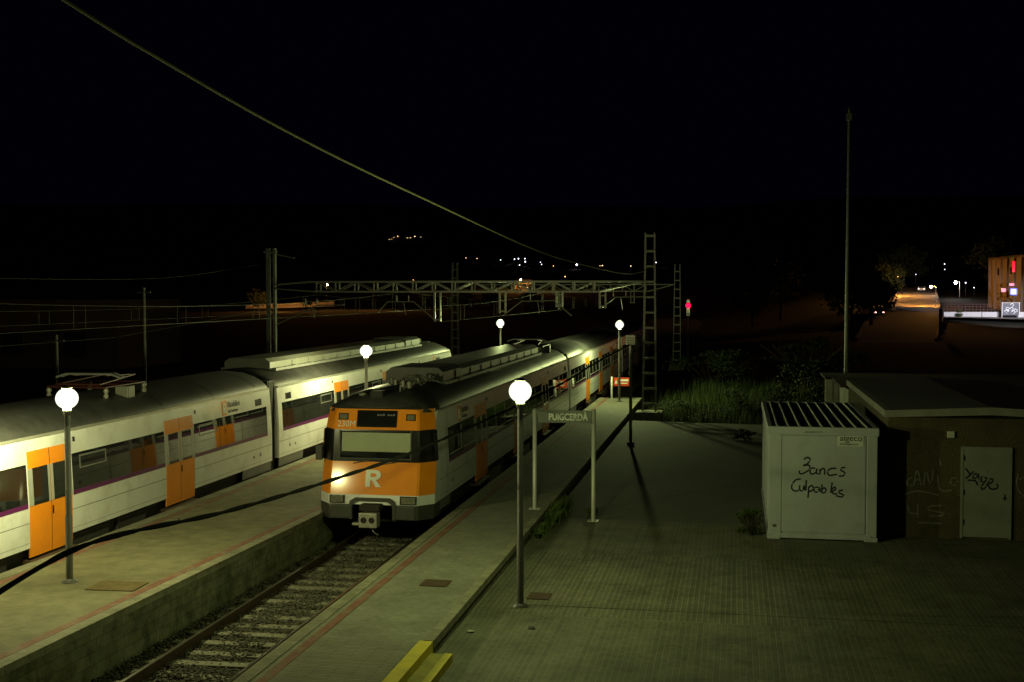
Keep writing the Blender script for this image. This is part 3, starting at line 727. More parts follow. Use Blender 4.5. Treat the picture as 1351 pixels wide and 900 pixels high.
for k in range(3): m.box(-.13, .13, -.206, -.2, 3.86+.09*k, 3.9+.09*k)
m.build('vent', M['skirt'], bx_)
m = MB(); m.bbox(-.13, .13, -.02, .24, .0, .12, .02); m.build('foot', M['yardc'], t)

# ------------------------------------------------------------------ overhead line
def lattice(x, y, z0, z1, wb, wt, label):
    t = thing('catenary_mast', label, 'mast', (x, y, z0)); h = z1-z0; m = MB()
    def c(s, q, z): k = wb+(wt-wb)*z/h; return (s*k/2, q*k/2, z)
    for s in (-1, 1):
        for q in (-1, 1): m.bar(c(s,q,0), c(s,q,h), .058)
    z = .5
    while z < h:
        for q in (-1, 1): m.bar(c(-1,q,z), c(1,q,z), .02, .09)
        for s in (-1, 1): m.bar(c(s,-1,z), c(s,1,z), .09, .02) if False else m.bar(c(s,-1,z), c(s,1,z), .05)
        z += .72
    m.build('lattice', M['galv'], t)
    m = MB(); m.bbox(-wb/2-.3, wb/2+.3, -wb/2-.3, wb/2+.3, -.3, .16, .03); m.build('footing', M['coping'], t)
    return t
def beam(y, x0, x1, zb, zt, label, drops):
    t = thing('overhead_beam', label, 'catenary beam', (0, y, 0)); m = MB(); d = .3
    for q in (-d, d):
        m.bar((x0+1.8, q, zt), (x1-1.6, q, zt), .09); m.bar((x0+2.2, q, zb), (x1-2.2, q, zb), .09)
        m.bar((x0+.1, q*.7, (zb+zt)/2-.1), (x0+2.2, q, zb), .07); m.bar((x0+.1, q*.7, (zb+zt)/2+.1), (x0+1.8, q, zt), .07)
        m.bar((x1-2.2, q, zb), (x1-.1, q*.7, zt), .08); m.bar((x1-1.6, q, zt), (x1-.1, q*.7, zt), .08)
        n = 14; X0, X1 = x0+2.3, x1-2.4
        for i in range(n+1):
            x = X0+(X1-X0)*i/n; m.bar((x, q, zb), (x, q, zt), .06)
            if i < n:
                x2 = X0+(X1-X0)*(i+1)/n
                m.bar((x, q, zb if i % 2 else zt), (x2, q, zt if i % 2 else zb), .05)
    for i in range(0, 15): x = x0+2.3+(x1-x0-4.7)*i/14; m.bar((x, -d, zb), (x, d, zb), .05); m.bar((x, -d, zt), (x, d, zt), .05)
    m.build('truss', M['galv'], t)
    for x, zl in drops:
        m = MB()
        for sx in (-.14, .14): m.bar((x+sx, 0, zl), (x+sx, 0, zb), .08)
        m.bar((x-.14, 0, zl+.1), (x+.14, 0, zl+.1), .07); m.bar((x-.14, 0, zl+.6), (x+.14, 0, zl+.6), .05); m.build('drop_post', M['galv'], t)
    return t
Y1 = 57.34; Y2 = 99.5
lattice(-3.97, Y1, YZ, 9.0, .62, .42, 'tall lattice mast with ladder-like braces at the right end of the near overhead beam')
lattice(-4.66, Y2, .2, 8.5, .62, .40, 'shorter looking lattice mast left of the red signal light')
lattice(-23.2, Y2, -.3, 8.7, .6, .4, 'dim lattice mast rising behind the beam, above the far end of the white train')
t = thing('catenary_mast', 'twin-channel steel mast at the left end of the overhead beam', 'mast', (-22.75, Y1, -.4)); m = MB()
m.bar((-.17,0,0), (-.17,0,8.8), .2, .12); m.bar((.17,0,0), (.17,0,8.8), .12, .2)
for k in range(9): m.bar((-.2,0,.6+.95*k), (.2,0,.6+.95*k), .06)
m.build('channel', M['galv'], t)
m = MB(); m.bar((-.4,0,8.6), (.3,0,8.6), .08); m.bar((0,0,8.55), (1.2,0,8.3), .05); m.build('cross_arm', M['galv'], t)
m = MB(); m.bbox(-.5, .5, -.4, .4, -.2, .15, .03); m.build('footing', M['coping'], t)
beam(Y1, -22.6, -4.2, 6.24, 6.72, 'pale lattice beam spanning the tracks above both trains', [(-14.25, 4.78), (-11.03, 5.2), (-8.27, 5.5), (-6.2, 5.45)])
beam(Y2, -23.0, -4.8, 6.3, 6.85, 'second lattice beam farther down the line, behind the near one', [(-14.2, 4.9), (-8.3, 5.3)])
for x, y, h, lb in ((-23.5, 45.5, 6.8, 'slim dark post behind the white train, below the long level wire'), (-23.6, 39.2, 5.1, 'short dark post at far left beyond the white train')):
    t = thing('line_post', lb, 'post', (x, y, -.4)); m = MB(); m.lathe([(.085,0),(.06,h)], n=10); m.build('pole', M['hood'], t)
    m = MB(); m.bar((-.3,0,h-.2), (.3,0,h-.2), .06); m.build('cross_arm', M['hood'], t)
def arm(pts, label, y=Y1):
    m = MB(); m.tube([(x, y, z) for x, z in pts], .035, 6)
    xm = sum(p[0] for p in pts)/len(pts); zm = max(p[1] for p in pts)
    o = m.build('registration_arm', M['galv']); tag(o, label, 'catenary arm')
    g = MB(); g.tube([(xm, y, zm), (xm+.1, y, zm-.65)], .018, 5); g.tube([(xm-.35, y, zm), (xm-.35, y, zm+.3)], .03, 5); g.tube([(xm+.25, y, zm), (xm+.25, y, zm+.3)], .03, 5)
    g.build('insulator', M['porcelain'], o)
    return o
arm([(-14.3,4.8),(-15.45,5.75),(-16.75,5.75),(-17.3,5.2)], 'bent registration arm hanging from the beam above the white train')
arm([(-11.0,5.1),(-10.1,5.78),(-8.5,5.82),(-7.7,5.1)], 'bent registration arm above the far roof of the orange-nosed train')
arm([(-6.2,5.5),(-5.6,5.98),(-4.2,6.0)], 'short bent arm between the last drop post and the lattice mast')
arm([(-22.5,4.6),(-20.4,5.55),(-19.0,5.6)], 'slanting arm fixed to the twin-channel mast at the left')
def cat(x, y0, y1, label, zc=5.3, zm=6.25, drop=True):
    t = thing('overhead_line', label, 'overhead wire', (x, 0, 0))
    m = MB(); n = 16; sup = [16, Y1, Y2, 140.6]
    def mz(y):
        for a, b in zip(sup[:-1], sup[1:]):
            if a <= y <= b: k = (y-a)/(b-a); return zm-.85*4*k*(1-k)*.55
        return zm
    m.tube([(0, y0+(y1-y0)*i/60, mz(y0+(y1-y0)*i/60)) for i in range(61)], .006, 5); m.build('carrier_wire', M['wire'], t)
    m = MB(); m.tube([(0, y0, zc), (0, y1, zc)], .006, 5); m.build('contact_wire', M['wire'], t)
    m = MB(); y = y0+3
    while y < y1-2:
        for d in (0, .55): m = MB(); m.tube([(0, y+d, zc), (0, y+d, mz(y+d))], .007, 4); m.build('dropper', M['wire'], t)
        y += 5.6
cat(-15.9, 13, 140, 'overhead wires with droppers above the white train')
cat(-8.9, 36, 140, 'overhead wires with droppers above the orange-nosed train')
cat(-20.3, 13, 140, 'overhead wires with droppers beyond the white train, over the next track', 5.25, 6.1)
def wire(name, pts, r, m_, label, cat_='wire', n=8):
    m = MB(); m.tube(spline(pts, 10), r, n); return tag(m.build(name, m_), label, cat_)
wx = lambda y: -3.97-.05*(57.3-y)
wire('feeder_wire', [(wx(y), y, z) for y, z in ((-6,11.6),(4,9.95),(10.7,8.98),(12.6,8.74),(15,8.48),(17.8,8.24),(21.6,7.98),(31.2,7.37),(37.8,7.14),(48.9,6.96),(55,7.17),(57.3,7.4))], .019, M['wirebright'], 'long bright wire sagging from the upper left sky down to the lattice mast')
wire('signal_wire', [(-24,6,6.85),(-23.7,25,6.7),(-23.5,45.5,6.75),(-23.3,Y1,7.6)], .012, M['wire'], 'thin level wire across the far left, above the dark building')
wire('signal_wire', [(-24.2,8,4.5),(-23.6,39,4.45),(-23.5,45.5,4.6),(-22.8,Y1,5.4)], .010, M['wire'], 'low thin wire strung between the dark posts at the left')
# thick twisted cable swinging over the island platform and along the train
cx = lambda y: -3.9-.1*(45.5-y)
path = spline([(cx(y), y, z) for y, z in ((7.6,2.25),(9.4,2.7),(10.6,3.03),(11.3,3.2),(12.3,3.34),(13.4,3.33),(15.7,3.18),(19.4,3.10),(24,3.12),(33.9,3.5),(38.9,3.85),(45.5,4.25))], 22)
t = thing('aerial_cable', 'thick black twisted cable sweeping over the platform and track to the box pole', 'cable', (0,0,0))
for ph in (0, math.pi):
    pts = []
    for i, p in enumerate(path):
        y = p.y; rr = .014 + .075*(1-ss(9.0, 11.8, y)); a = ph+.9+3.2*max(0, y-11.8)
        pts.append((p.x+rr*math.cos(a), p.y, p.z+rr*math.sin(a)))
    m = MB(); m.tube(pts, .022, 7); m.build('strand', M['cable'], t)
rg = random.Random(9)
for k in range(30):
    m = MB()
    p = path[rg.randrange(70, 170)]; m.tube([p, p+Vector((rg.uniform(-.03,.03), rg.uniform(-.12,.12), rg.uniform(.02,.035)*rg.choice((-1,1))))], .007, 4)
    m.build('cable_tie', M['cable'], t)

# red signal
t = thing('railway_signal', 'slim railway signal showing a red light beyond the masts', 'signal', (-4.36, 115, gz(-4.36,115)))
m = MB(); m.lathe([(.07,0),(.06,4.6)], n=10); m.build('pole', M['galv'], t)
m = MB(); m.bbox(-.2, .2, -.08, .08, 4.4, 5.9, .04); hd = m.build('signal_head', M['cardark'], t)
m = MB(); m.ball((0,-.2,5.39), .24, 10); m.build('lamp', M['redsig'], hd)
m = MB(); m.bar((.0,0,5.9), (.0,0,5.95), .3); m.build('cap', M['cardark'], t)

# ------------------------------------------------------------------ white cabin and buildings
def strokes(m, S, f, r, n=6):
    """hand-drawn lettering: smooth thin strokes; f maps drawing units to the surface"""
    for s in S:
        pts = [f(*p) for p in s]
        pts = spline(pts, 5) if len(pts) > 2 else [Vector(p) for p in pts]
        m.tube(pts, r, n)
x0, x1, yf0, yb0 = .79, 3.24, 28.84, 35.5
t = thing('site_cabin', 'white portable site cabin with ribbed dark roof and handwritten graffiti on its end', 'cabin', (x0, yf0, YZ))
W_ = x1-x0; D_ = yb0-yf0; H = 2.62
m = MB(); m.box(.04, W_-.04, .04, D_-.04, .12, H-.02); m.build('wall_panel', M['cont'], t)
for a, b in ((0,.05), (W_-.05, W_)):
    pass
m = MB(); m.bbox(.30, W_-.26, .012, .06, .17, H-.19, .01); ep = m.build('end_panel', M['cont'], t)
m = MB(); m.box(.268, .30, .02, .055, .17, H-.19); m.build('panel_joint', M['bellows'], ep)
for a, b in ((0, .30), (W_-.24, W_)):
    for c, d in ((0, .16), (D_-.16, D_)):
        m = MB(); m.bbox(a, b, c, d, .10, H-.16, .02); m.build('corner_post', M['cont'], t)
m = MB(); m.bbox(-.03, W_+.03, -.03, .10, H-.17, H+.02, .015); m.bbox(-.03, .08, .1, D_+.03, H-.17, H+.02, .015); m.bbox(W_-.08, W_+.03, .1, D_+.03, H-.17, H+.02, .015); m.bbox(.08, W_-.08, D_-.1, D_+.03, H-.17, H+.02, .015)
m.build('roof_frame', M['cont'], t)
m = MB(); m.box(.08, W_-.08, .1, D_-.1, H-.05, H-.01); rf = m.build('roof', M['controof'], t)
for k in range(9):
    x = .2+(W_-.42)*k/8; m = MB(); m.bbox(x-.022, x+.022, .1, D_-.1, H-.012, H+.035, .008); m.build('roof_rib', M['rib'], rf)
m = MB(); m.bbox(.12, W_-.12, -.02, .1, .03, .14, .015); m.bbox(-.02, .28, -.03, .2, 0, .10, .015); m.bbox(W_-.28, W_+.02, -.03, .2, 0, .10, .015); m.bbox(-.02, .1, .2, D_, .02, .12, .01); m.bbox(W_-.1, W_+.02, .2, D_, .02, .12, .01)
m.build('base_frame', M['cont'], t)
for k in range(7): m = MB(); m.box(.0, .04, .4+.85*k, .44+.85*k, .2, H-.2); m.build('side_rib', M['cont'], t)
m = MB(); m.bbox(.10, .19, -.006, .01, .28, .34, .003); m.build('data_plate', M['brownplate'], t)
m = MB(); m.bbox(1.56, 2.14, .0, .014, 2.21, 2.47, .004); sg = m.build('maker_sign', M['letter'], t)
text('lettering', 'algeco', .20, frame((1.60, -.004, 2.335), (1,0,0), (0,0,1)), M['ink'], sg, .002)
text('lettering', 'www.algeco.es', .062, frame((1.60, -.004, 2.245), (1,0,0), (0,0,1)), M['ink'], sg, .002, sx=1.1)
text('lettering', 'ALGECO S', .06, frame((.82, -.034, H-.115), (1,0,0), (0,0,1)), M['ink'], t, .002, sx=1.4)
B_ = [[(350,235),(375,220),(392,235),(375,262),(345,275),(385,272),(386,300),(350,325),(325,328),(320,308)],
 [(425,290),(400,292),(392,315),(405,330),(430,318),(437,292),(435,320),(450,330)], [(457,295),(459,332)], [(458,308),(478,290),(490,302),(488,332)],
 [(566,288),(530,290),(508,312),(522,335),(572,326)], [(625,280),(600,285),(598,300),(622,315),(612,335),(583,338)],
 [(330,365),(300,370),(275,400),(272,430),(295,445),(318,440)], [(325,405),(325,436),(345,440),(352,405),(358,440)], [(368,370),(365,440)],
 [(385,410),(380,488)], [(385,420),(405,405),(415,425),(395,445),(383,440)], [(450,415),(428,418),(420,440),(440,448),(456,418),(461,448)],
 [(472,395),(472,450)], [(472,430),(490,418),(500,438),(485,452),(472,448)], [(540,380),(530,450)],
 [(540,440),(565,425),(555,412),(538,432),(550,455),(575,455)], [(612,430),(587,435),(590,450),(615,462),(605,475),(565,468)]]
m = MB(); strokes(m, B_, lambda a, b: ((990+a/5-1013)*.017, .024, (713-(560+b/5))*.0177), .023)
m.build('graffiti', M['spraydark'], t)

# service building beside it
t = thing('service_building', 'low brown rendered building with a pale roof edge and a white metal door', 'building', (3.5, 29.6, YZ))
BW, BD, BH = 4.7, 10.0, 2.83
m = MB(); m.box(.06, BW-.06, .0, BD, 0, BH); m.build('wall', M['render'], t)
m = MB(); zr = [(-.02, BH), (BW/2, BH+.12), (BW+.02, BH)]
sec = [(-.02,BH),( BW/2,BH+.09),(BW+.02,BH),(BW+.02,BH+.16),(BW/2,BH+.27),(-.02,BH+.16)]
A = [(x, -.06, z) for x, z in sec]; B = [(x, BD+.1, z) for x, z in sec]
m.strip([A, B], 0, closed=True); m.add(A, [tuple(range(6))]); m.add(B, [tuple(range(6))[::-1]])
rf = m.build('roof', M['slab'], t)
m = MB(); m.strip([[(.12, .08, BH+.16+.008), (BW/2, .08, BH+.274), (BW-.12, .08, BH+.168)], [(.12, BD, BH+.168), (BW/2, BD, BH+.274), (BW-.12, BD, BH+.168)]]); m.build('roofing_felt', M['slabtop'], rf)
wf = lambda u, v: ((u-1168)*.0168, (712-v)*.0174)
a0, z0 = wf(1272, 711); a1, z1 = wf(1333, 590)
m = MB(); m.bbox(a0, a1, -.04, .02, .06, z1, .008); dr = m.build('door', M['door'], t)
m = MB()
for q in ((a0-.05, a0, .03, z1+.05), (a1, a1+.05, .03, z1+.05)): m.box(q[0], q[1], -.05, .02, q[2], q[3])
m.box(a0, a1, -.05, .02, z1, z1+.05); m.build('frame', M['door'], dr)
m = MB(); m.tube([(a1-.1, -.04, 1.0), (a1-.1, -.08, 1.0), (a1-.16, -.08, .99)], .009, 6); m.box(a1-.115, a1-.085, -.046, -.04, .94, 1.08); m.build('handle', M['dark'], dr)
for zz in (.35, 1.05, 1.85): m = MB(); m.tube([(a0+.01, -.055, zz), (a0+.01, -.055, zz+.12)], .012, 6); m.build('hinge', M['dark'], dr)
T_ = [[(575,280),(590,300),(612,325)], [(628,300),(600,330),(575,350)], [(650,315),(632,320),(625,342),(645,345),(658,316),(664,352)], [(684,330),(677,362),(692,368)], [(719,299),(722,302)],
 [(700,342),(716,345),(696,378),(680,400),(686,420),(710,404),(720,378)], [(735,382),(757,360),(742,346),(726,376),(737,410),(770,415),(790,400),(780,380)], [(590,360),(640,363),(656,392)]]
ff = lambda a, b: (wf(1160+a/5, 560+b/5)[0], -.026, wf(1160+a/5, 560+b/5)[1])
m = MB(); strokes(m, T_, ff, .025); m.build('graffiti', M['spraydark'], dr)
K_ = [[(172,345),(190,415)], [(225,350),(188,385),(222,415)], [(235,412),(258,300),(285,408)], [(243,370),(280,366)], [(302,402),(315,308),(350,400),(365,300)], [(395,330),(405,418),(440,440),(490,432)],
 [(520,350),(492,355),(480,385),(508,400),(527,370)], [(405,215),(416,270)], [(165,475),(250,447),(330,453),(402,470)], [(195,540),(210,592),(262,600)], [(265,535),(266,625)],
 [(425,540),(352,545),(335,570),(428,588),(440,605),(340,615)], [(270,660),(425,660)], [(163,586),(167,588)], [(478,600),(482,602)], [(925,310),(915,370),(935,430),(975,470)], [(930,350),(960,330)]]
ff2 = lambda a, b: (wf(1160+a/5, 560+b/5)[0], .020, wf(1160+a/5, 560+b/5)[1])
m = MB(); strokes(m, K_, ff2, .031); m.build('graffiti', M['spray'], t)
m = MB(); ax, az = wf(1250.5, 575.5); m.bbox(ax, ax+.16, -.05, .02, az, az+.15, .01); m.build('wall_box', M['letter'], t)
# building behind
t = thing('low_building', 'low building behind with a white corner pillar and a dark reddish roof', 'building', (3.25, 41.6, YZ))
m = MB(); m.box(.45, 11, .0, 6.2, 0, 2.55); m.build('wall', M['pillar'], t)
m = MB(); m.bbox(0, .26, 3.9, 4.2, 0, 2.6, .01); m.box(.26, .45, 4.0, 4.1, 0, 2.6); m.build('pillar', M['pillar'], t)
m = MB(); m.box(.2, 11.2, -.04, 6.4, 2.6, 2.68); m.box(-.02, .2, 3.8, 6.4, 2.6, 2.68); m.box(.4, 11.1, .0, 6.2, 2.55, 2.6); m.build('roof', M['tile'], t)
m = MB(); m.bbox(.6, 1.5, -.03, .02, 0, 2.0, .01); m.build('door', M['facade2'], t)
# tall mast
t = thing('tall_mast', 'very tall slim pale pole standing behind the low buildings', 'mast', (4.55, 52, gz(4.55,52)))
m = MB(); m.lathe([(.11,0),(.085,6),(.05,13.9),(.04,14.2)], n=12); m.build('pole', M['galv'], t)
m = MB(); m.box(-.1, .1, -.05, .05, 13.7, 14.0); m.build('bracket', M['galv'], t)

# ------------------------------------------------------------------ plants
def leaves(mb, c, rad, n, size, rng, clumps=0, m=0, flat=1.):
    cs = None
    if clumps:
        cs = []
        for _ in range(clumps):
            u = Vector((rng.gauss(0,1), rng.gauss(0,1), rng.gauss(0,1))).normalized()*rng.uniform(.45, 1.)
            cs.append((Vector((u.x*rad[0], u.y*rad[1], u.z*rad[2])), rng.uniform(.2, .42)))
    for _ in range(n):
        if cs:
            cc, k = rng.choice(cs); d = Vector((rng.gauss(0,.5), rng.gauss(0,.5), rng.gauss(0,.5)))
            p = cc+Vector((d.x*rad[0]*k, d.y*rad[1]*k, d.z*rad[2]*k*.8))
        else:
            u = Vector((rng.gauss(0,1), rng.gauss(0,1), rng.gauss(0,1))).normalized()*(rng.random()**.4)
            p = Vector((u.x*rad[0], u.y*rad[1], u.z*rad[2]))
        p = p+Vector(c)
        a = Vector((rng.uniform(-1,1), rng.uniform(-1,1), rng.uniform(-1,1))).normalized(); b = a.orthogonal().normalized(); s = size*rng.uniform(.6,1.4)
        mb.add([p-a*s, p+b*s*.5, p+a*s, p-b*s*.5], [(0,1,2,3)], m)
def blades(mb, x, y, z, n, spread, h, rng, m=0, lean=.5):
    for _ in range(n):
        px = x+rng.gauss(0, spread[0]); py = y+rng.gauss(0, spread[1]); hh = h*rng.uniform(.4, 1.2); a = rng.uniform(0, 6.28); l = rng.uniform(.1, lean)*hh
        w_ = .006+.008*hh; dx, dy = math.cos(a), math.sin(a)
        mb.add([(px-dy*w_, py+dx*w_, z), (px+dy*w_, py-dx*w_, z), (px+dx*l*.4+dy*w_*.7, py+dy*l*.4-dx*w_*.7, z+hh*.6), (px+dx*l*.4-dy*w_*.7, py+dy*l*.4+dx*w_*.7, z+hh*.6), (px+dx*l, py+dy*l, z+hh)], [(0,1,2,3),(3,2,4)], m)
rng = random.Random(11)
def bush(x, y, z, rad, n, size, label, name='bush', stems=14, mm='leaf'):
    t = thing(name, label, 'plant', (x, y, z)); m = MB(); leaves(m, (0,0,rad[2]*.9), rad, n, size, rng, 10); m.build('foliage', M[mm], t)
    m = MB()
    for k in range(stems):
        a = rng.uniform(0, 6.28); q = rng.uniform(.3, .9); m.tube([(0,0,0), (math.cos(a)*rad[0]*q*.5, math.sin(a)*rad[1]*q*.5, rad[2]*.8), (math.cos(a)*rad[0]*q, math.sin(a)*rad[1]*q, rad[2]*1.4)], .012, 4)
    m.build('stem', M['bark'], t)
    if name == 'weed': m = MB(); blades(m, 0, 0, 0, int(n*.16), (rad[0]*.5, rad[1]*.5), rad[2]*1.5, rng, 0, .9); m.build('grass_blades', M['weedgrass'], t)
    return t
bush(.40, 29.1, YZ, (.42,.45,.34), 3000, .024, 'leafy green weed bush against the left corner of the white cabin', mm='weedgrass')
bush(-4.52, 28.3, YZ, (.15,.55,.15), 1800, .02, 'low weeds along the kerb, nearest the lamp post', 'weed', mm='weedgrass')
bush(-4.45, 31.0, YZ, (.22,1.5,.2), 4500, .022, 'thicker clump of weeds along the kerb left of the right sign post', 'weed', mm='weedgrass')
bush(-3.62, 31.0, YZ, (.14,.14,.13), 500, .018, 'small weed tuft behind the foot of the right sign post', 'weed', mm='weedgrass')
bush(-2.2, 60.5, .0, (2.2,2.6,.4), 5000, .035, 'low green scrub lit by the platform lamp beside the lattice mast', mm='scrub')
bush(.9, 60.4, .1, (1.7,1.8,.85), 6000, .035, 'rounded green bush at the back edge of the yard', mm='scrub')
bush(3.6, 63.0, .2, (2.0,2.0,1.3), 2200, .08, 'dark bush behind the yard, nearest the rear building', mm='leaf2')
bush(-1.4, 74, .3, (2.6,3.0,1.3), 2200, .10, 'dark scrub farther back along the line', mm='leaf2')
bush(4.5, 80, .3, (4,4,1.8), 2400, .13, 'wide dark thicket far behind the yard', mm='leaf2')
bush(.4, 48, YZ, (.5,.5,.22), 300, .05, 'scrawny weed growing in the yard left of the cabin', mm='leaf2')
m = MB()
for k in range(260):
    x = rng.uniform(-4.0, 6); y = rng.uniform(54.9, 72); blades(m, x, y, gz(x, y)-.02, 60, (.45,.45), .5 if rng.random() < .6 else .95, rng)
struct(m.build('rough_grass', M['grass']), 'stuff', 'rough grass on the bank behind the yard', 'grass')
m = MB(); m.bbox(-.05, .05, -.02, .02, 0, .55, .01); o = m.build('marker_post', M['letter'], None, (2.98, 68.4, .35)); tag(o, 'tiny white marker post glinting in the dark grass', 'marker post')
# litter
for i, (x, y, z, l) in enumerate(((-4.38, 19.9, YZ, 'scrap of pale litter against the kerb near the yellow steps'), (-3.4, 20.3, YZ, 'dark scrap lying in the yard near the lamp post'))):
    m = MB(); m.strip([[(a*.06, b*.05, .015+.02*rng.random()) for a in range(-1, 2)] for b in range(-1, 2)]); o = m.build('litter', M['rubbish'] if i == 0 else M['dark'], None, (x, y, z)); tag(o, l, 'litter')

def tree(x, y, h, cr, label, n=1600, size=.22, mm='leaf2', seed=1):
    z = gz(x, y)-.2; rg = random.Random(seed); t = thing('tree', label, 'tree', (x, y, z)); m = MB()
    m.tube([(0,0,0), (.1,.05,h*.3), (.0,.1,h*.6)], [h*.028, h*.02, h*.01], 8)
    for k in range(7):
        a = rg.uniform(0, 6.28); z0 = h*rg.uniform(.25,.5); m.tube([(.05,.05,z0), (math.cos(a)*cr*.4, math.sin(a)*cr*.4, z0+h*.15), (math.cos(a)*cr*.8, math.sin(a)*cr*.8, z0+h*.3)], [h*.012, h*.008, h*.003], 5)
    m.build('trunk', M['bark'], t)
    m = MB(); leaves(m, (0,0,h*.62), (cr, cr, h*.38), n, size, rg, 26); m.build('crown', M[mm], t); return t
tree(17.5, 193, 9.5, 3.6, 'dark leafy tree left of the lit road, nearest the tall pole', 2200, .3, 'leaf2', 1)
tree(22.6, 213, 10.5, 3.6, 'tall tree touched by orange light beside the road bend', 2400, .3, 'leaf', 2)
tree(26.3, 240, 8.5, 3.2, 'smaller tree closest to the orange road, glowing at its edge', 2200, .3, 'leaf', 3)
tree(8.4, 235, 10.5, 4.4, 'broad dim reddish tree right of the red signal', 2400, .32, 'leaf2', 4)
tree(3.0, 225, 8.0, 3.6, 'dim tree between the red signal and the broad reddish tree', 1800, .32, 'leaf2', 5)
tree(48.5, 372, 13, 7, 'dark tree behind the white car at the road crest', 2000, .5, 'leaf2', 6)
tree(66, 330, 14, 7, 'dark tree crown behind the white street lamp', 2000, .5, 'leaf2', 7)
tree(-147, 402, 11, 4.5, 'orange lit tree beside the twin-channel mast, left of the beam', 2000, .45, 'leaf', 8)
tree(-176, 430, 8, 4, 'orange tinted tree just left of the twin-channel mast', 1600, .45, 'leaf', 9)
for i, (x, y) in enumerate(((-120, 470), (-108, 478), (-98, 486), (-84, 505))):
    tree(x, y, 6.5+i % 2, 4.5, ['bushy dim orange tree under the beam, leftmost of the row', 'second dim orange tree of the row under the beam', 'third dim tree of the row under the beam', 'last dim tree of the row, below the lit house'][i], 1200, .5, 'leaf', 20+i)

# ------------------------------------------------------------------ far right: road, wall, cars, lit building
LR = [((16.0,165.7),(25.8,167.4),-.02),((20.9,207.2),(32.9,209.4),.35),((24.9,233.4),(37.7,235.7),1.7),((28.2,249.5),(39.9,251.4),2.5),((33.5,275.8),(43.9,277.6),3.9),((41.2,322.8),(50.6,324.5),6.3),((44.9,348.9),(54.0,350.6),7.5),((50,376),(59,378),7.7),((58,438),(67,439.4),7.4)]
m = MB(); m.strip([[(12.8,140,-.05),(22.5,142,-.05)]] + [[(a[0],a[1],z+.06),(b[0],b[1],z+.06)] for a, b, z in LR[:4]], smooth=True)
rd = struct(m.build('road', M['asphalt']))
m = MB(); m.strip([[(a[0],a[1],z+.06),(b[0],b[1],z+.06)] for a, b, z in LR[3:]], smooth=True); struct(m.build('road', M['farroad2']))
m = MB(); m.strip([[(a[0]-.5,a[1],z+.17),(a[0],a[1],z+.17),(a[0],a[1],z+.0)] for a, b, z in LR]); m.strip([[(b[0],b[1],z+.0),(b[0],b[1],z+.17),(b[0]+.4,b[1],z+.17)] for a, b, z in LR[:3]]); m.build('kerb', M['coping'], rd)
def street_lamp(x, y, z, h, m_, label, r=.3, group=None, arm_=-.9, visor=False):
    t = thing('street_lamp', label, 'street lamp', (x, y, z), group=group); m = MB(); m.lathe([(.09,0),(.06,h)], n=8); m.tube([(0,0,h), (arm_*.5,0,h+.25), (arm_,0,h+.2)], .05, 6); m.build('pole', M['galv'], t)
    m = MB(); m.bbox(arm_-.35, arm_+.25, -.16, .16, h+.16, h+.3, .03); hd = m.build('lamp_head', M['galv'], t)
    m = MB(); m.ball((arm_-.05, -.05, h+.16-r), r, 8); m.build('bulb', m_, hd)
    if visor: m = MB(); m.box(arm_-.7, arm_+.6, -1.0, .05, h+.16-2.15*r, h+.16-2.1*r); m.build('visor', M['galv'], hd)  # plate added under the bulb to keep its light off the near road
    return t
street_lamp(40.7, 262.5, 3.1, 4.3, M['orangelamp'], 'orange glowing street lamp at the right edge of the hill road', .2, visor=True)
street_lamp(52.6, 304.4, 5.0, 3.7, M['whitelamp'], 'white glowing street lamp beyond the low wall', .3)
t = thing('flood_light', 'white flood light on a post shining on the low wall and forecourt', 'flood light', (48.6, 205, .3)); m = MB(); m.lathe([(.1,0),(.07,7.6)], n=8); m.build('pole', M['galv'], t)
m = MB(); m.bbox(-.3, .3, -.2, .2, 7.5, 7.9, .04); hd = m.build('lamp_head', M['galv'], t)
lamp('bulb', 'SPOT', (.86, .84, 1.), 70000, (-.1, .5, 7.6), hd, .15, (-1.5, 35, 1.2), 34)
def car(x, y, z, rz, body, label, lit=None):
    t = thing('car', label, 'car', (x, y, z), rz); m = MB()
    sec = [(-2.1,.35),(-2.1,.8),(-1.95,.95),(-1.35,1.0),(-.85,1.42),(.95,1.44),(1.6,1.02),(2.05,.85),(2.1,.35)]
    m.strip([[(s*w_, y_, z_) for y_, z_ in sec] for s, w_ in ((-1,.86),(1,.86))], 0); 
    for s in (-1, 1): m.add([(s*.86, y_, z_) for y_, z_ in sec], [tuple(range(len(sec)))])
    m.build('body', body, t)
    for s in (-1, 1):
        g = MB(); g.add([(s*.868,-1.2,1.03),(s*.868,-.8,1.36),(s*.868,.9,1.38),(s*.868,1.4,1.04)], [(0,1,2,3)]); g.build('side_window', M['glass'], t)
        for yw in (-1.3, 1.3): g = MB(); g.cylx((s*.78, yw, .31), .31, .2, 14); g.build('wheel', M['tyre'], t)
        g = MB(); g.bbox(s*.68-.13, s*.68+.13, -2.13, -2.08, .66, .8, .01); g.build('tail_lamp', lit or M['signred'], t)
    g = MB(); g.add([(-.72,-1.36,1.02),(.72,-1.36,1.02),(.66,-.9,1.4),(-.66,-.9,1.4)], [(0,1,2,3)]); g.build('rear_window', M['glass'], t)
    g = MB(); g.box(-.26, .26, -2.115, -2.1, .5, .62); g.build('number_plate', M['letter'], t)
    return t
street_lamp(38.2, 303, 5.0, 5.5, M['orangelamp'], 'orange street lamp hidden among the leaves left of the hill road', .2)
tree(33.6, 283, 9, 3.4, 'leafy tree at the left edge of the orange road, hiding a lamp', 2600, .28, 'leaf', 31)
car(46.74, 323.8, 6.4, R(-10), M['carwhite'], 'white car near the crest of the orange lit road', M['headl'])
car(26.3, 232.5, 1.85, R(-10), M['cardark'], 'dark parked car with a glowing tail light at the left of the road', M['tail'])
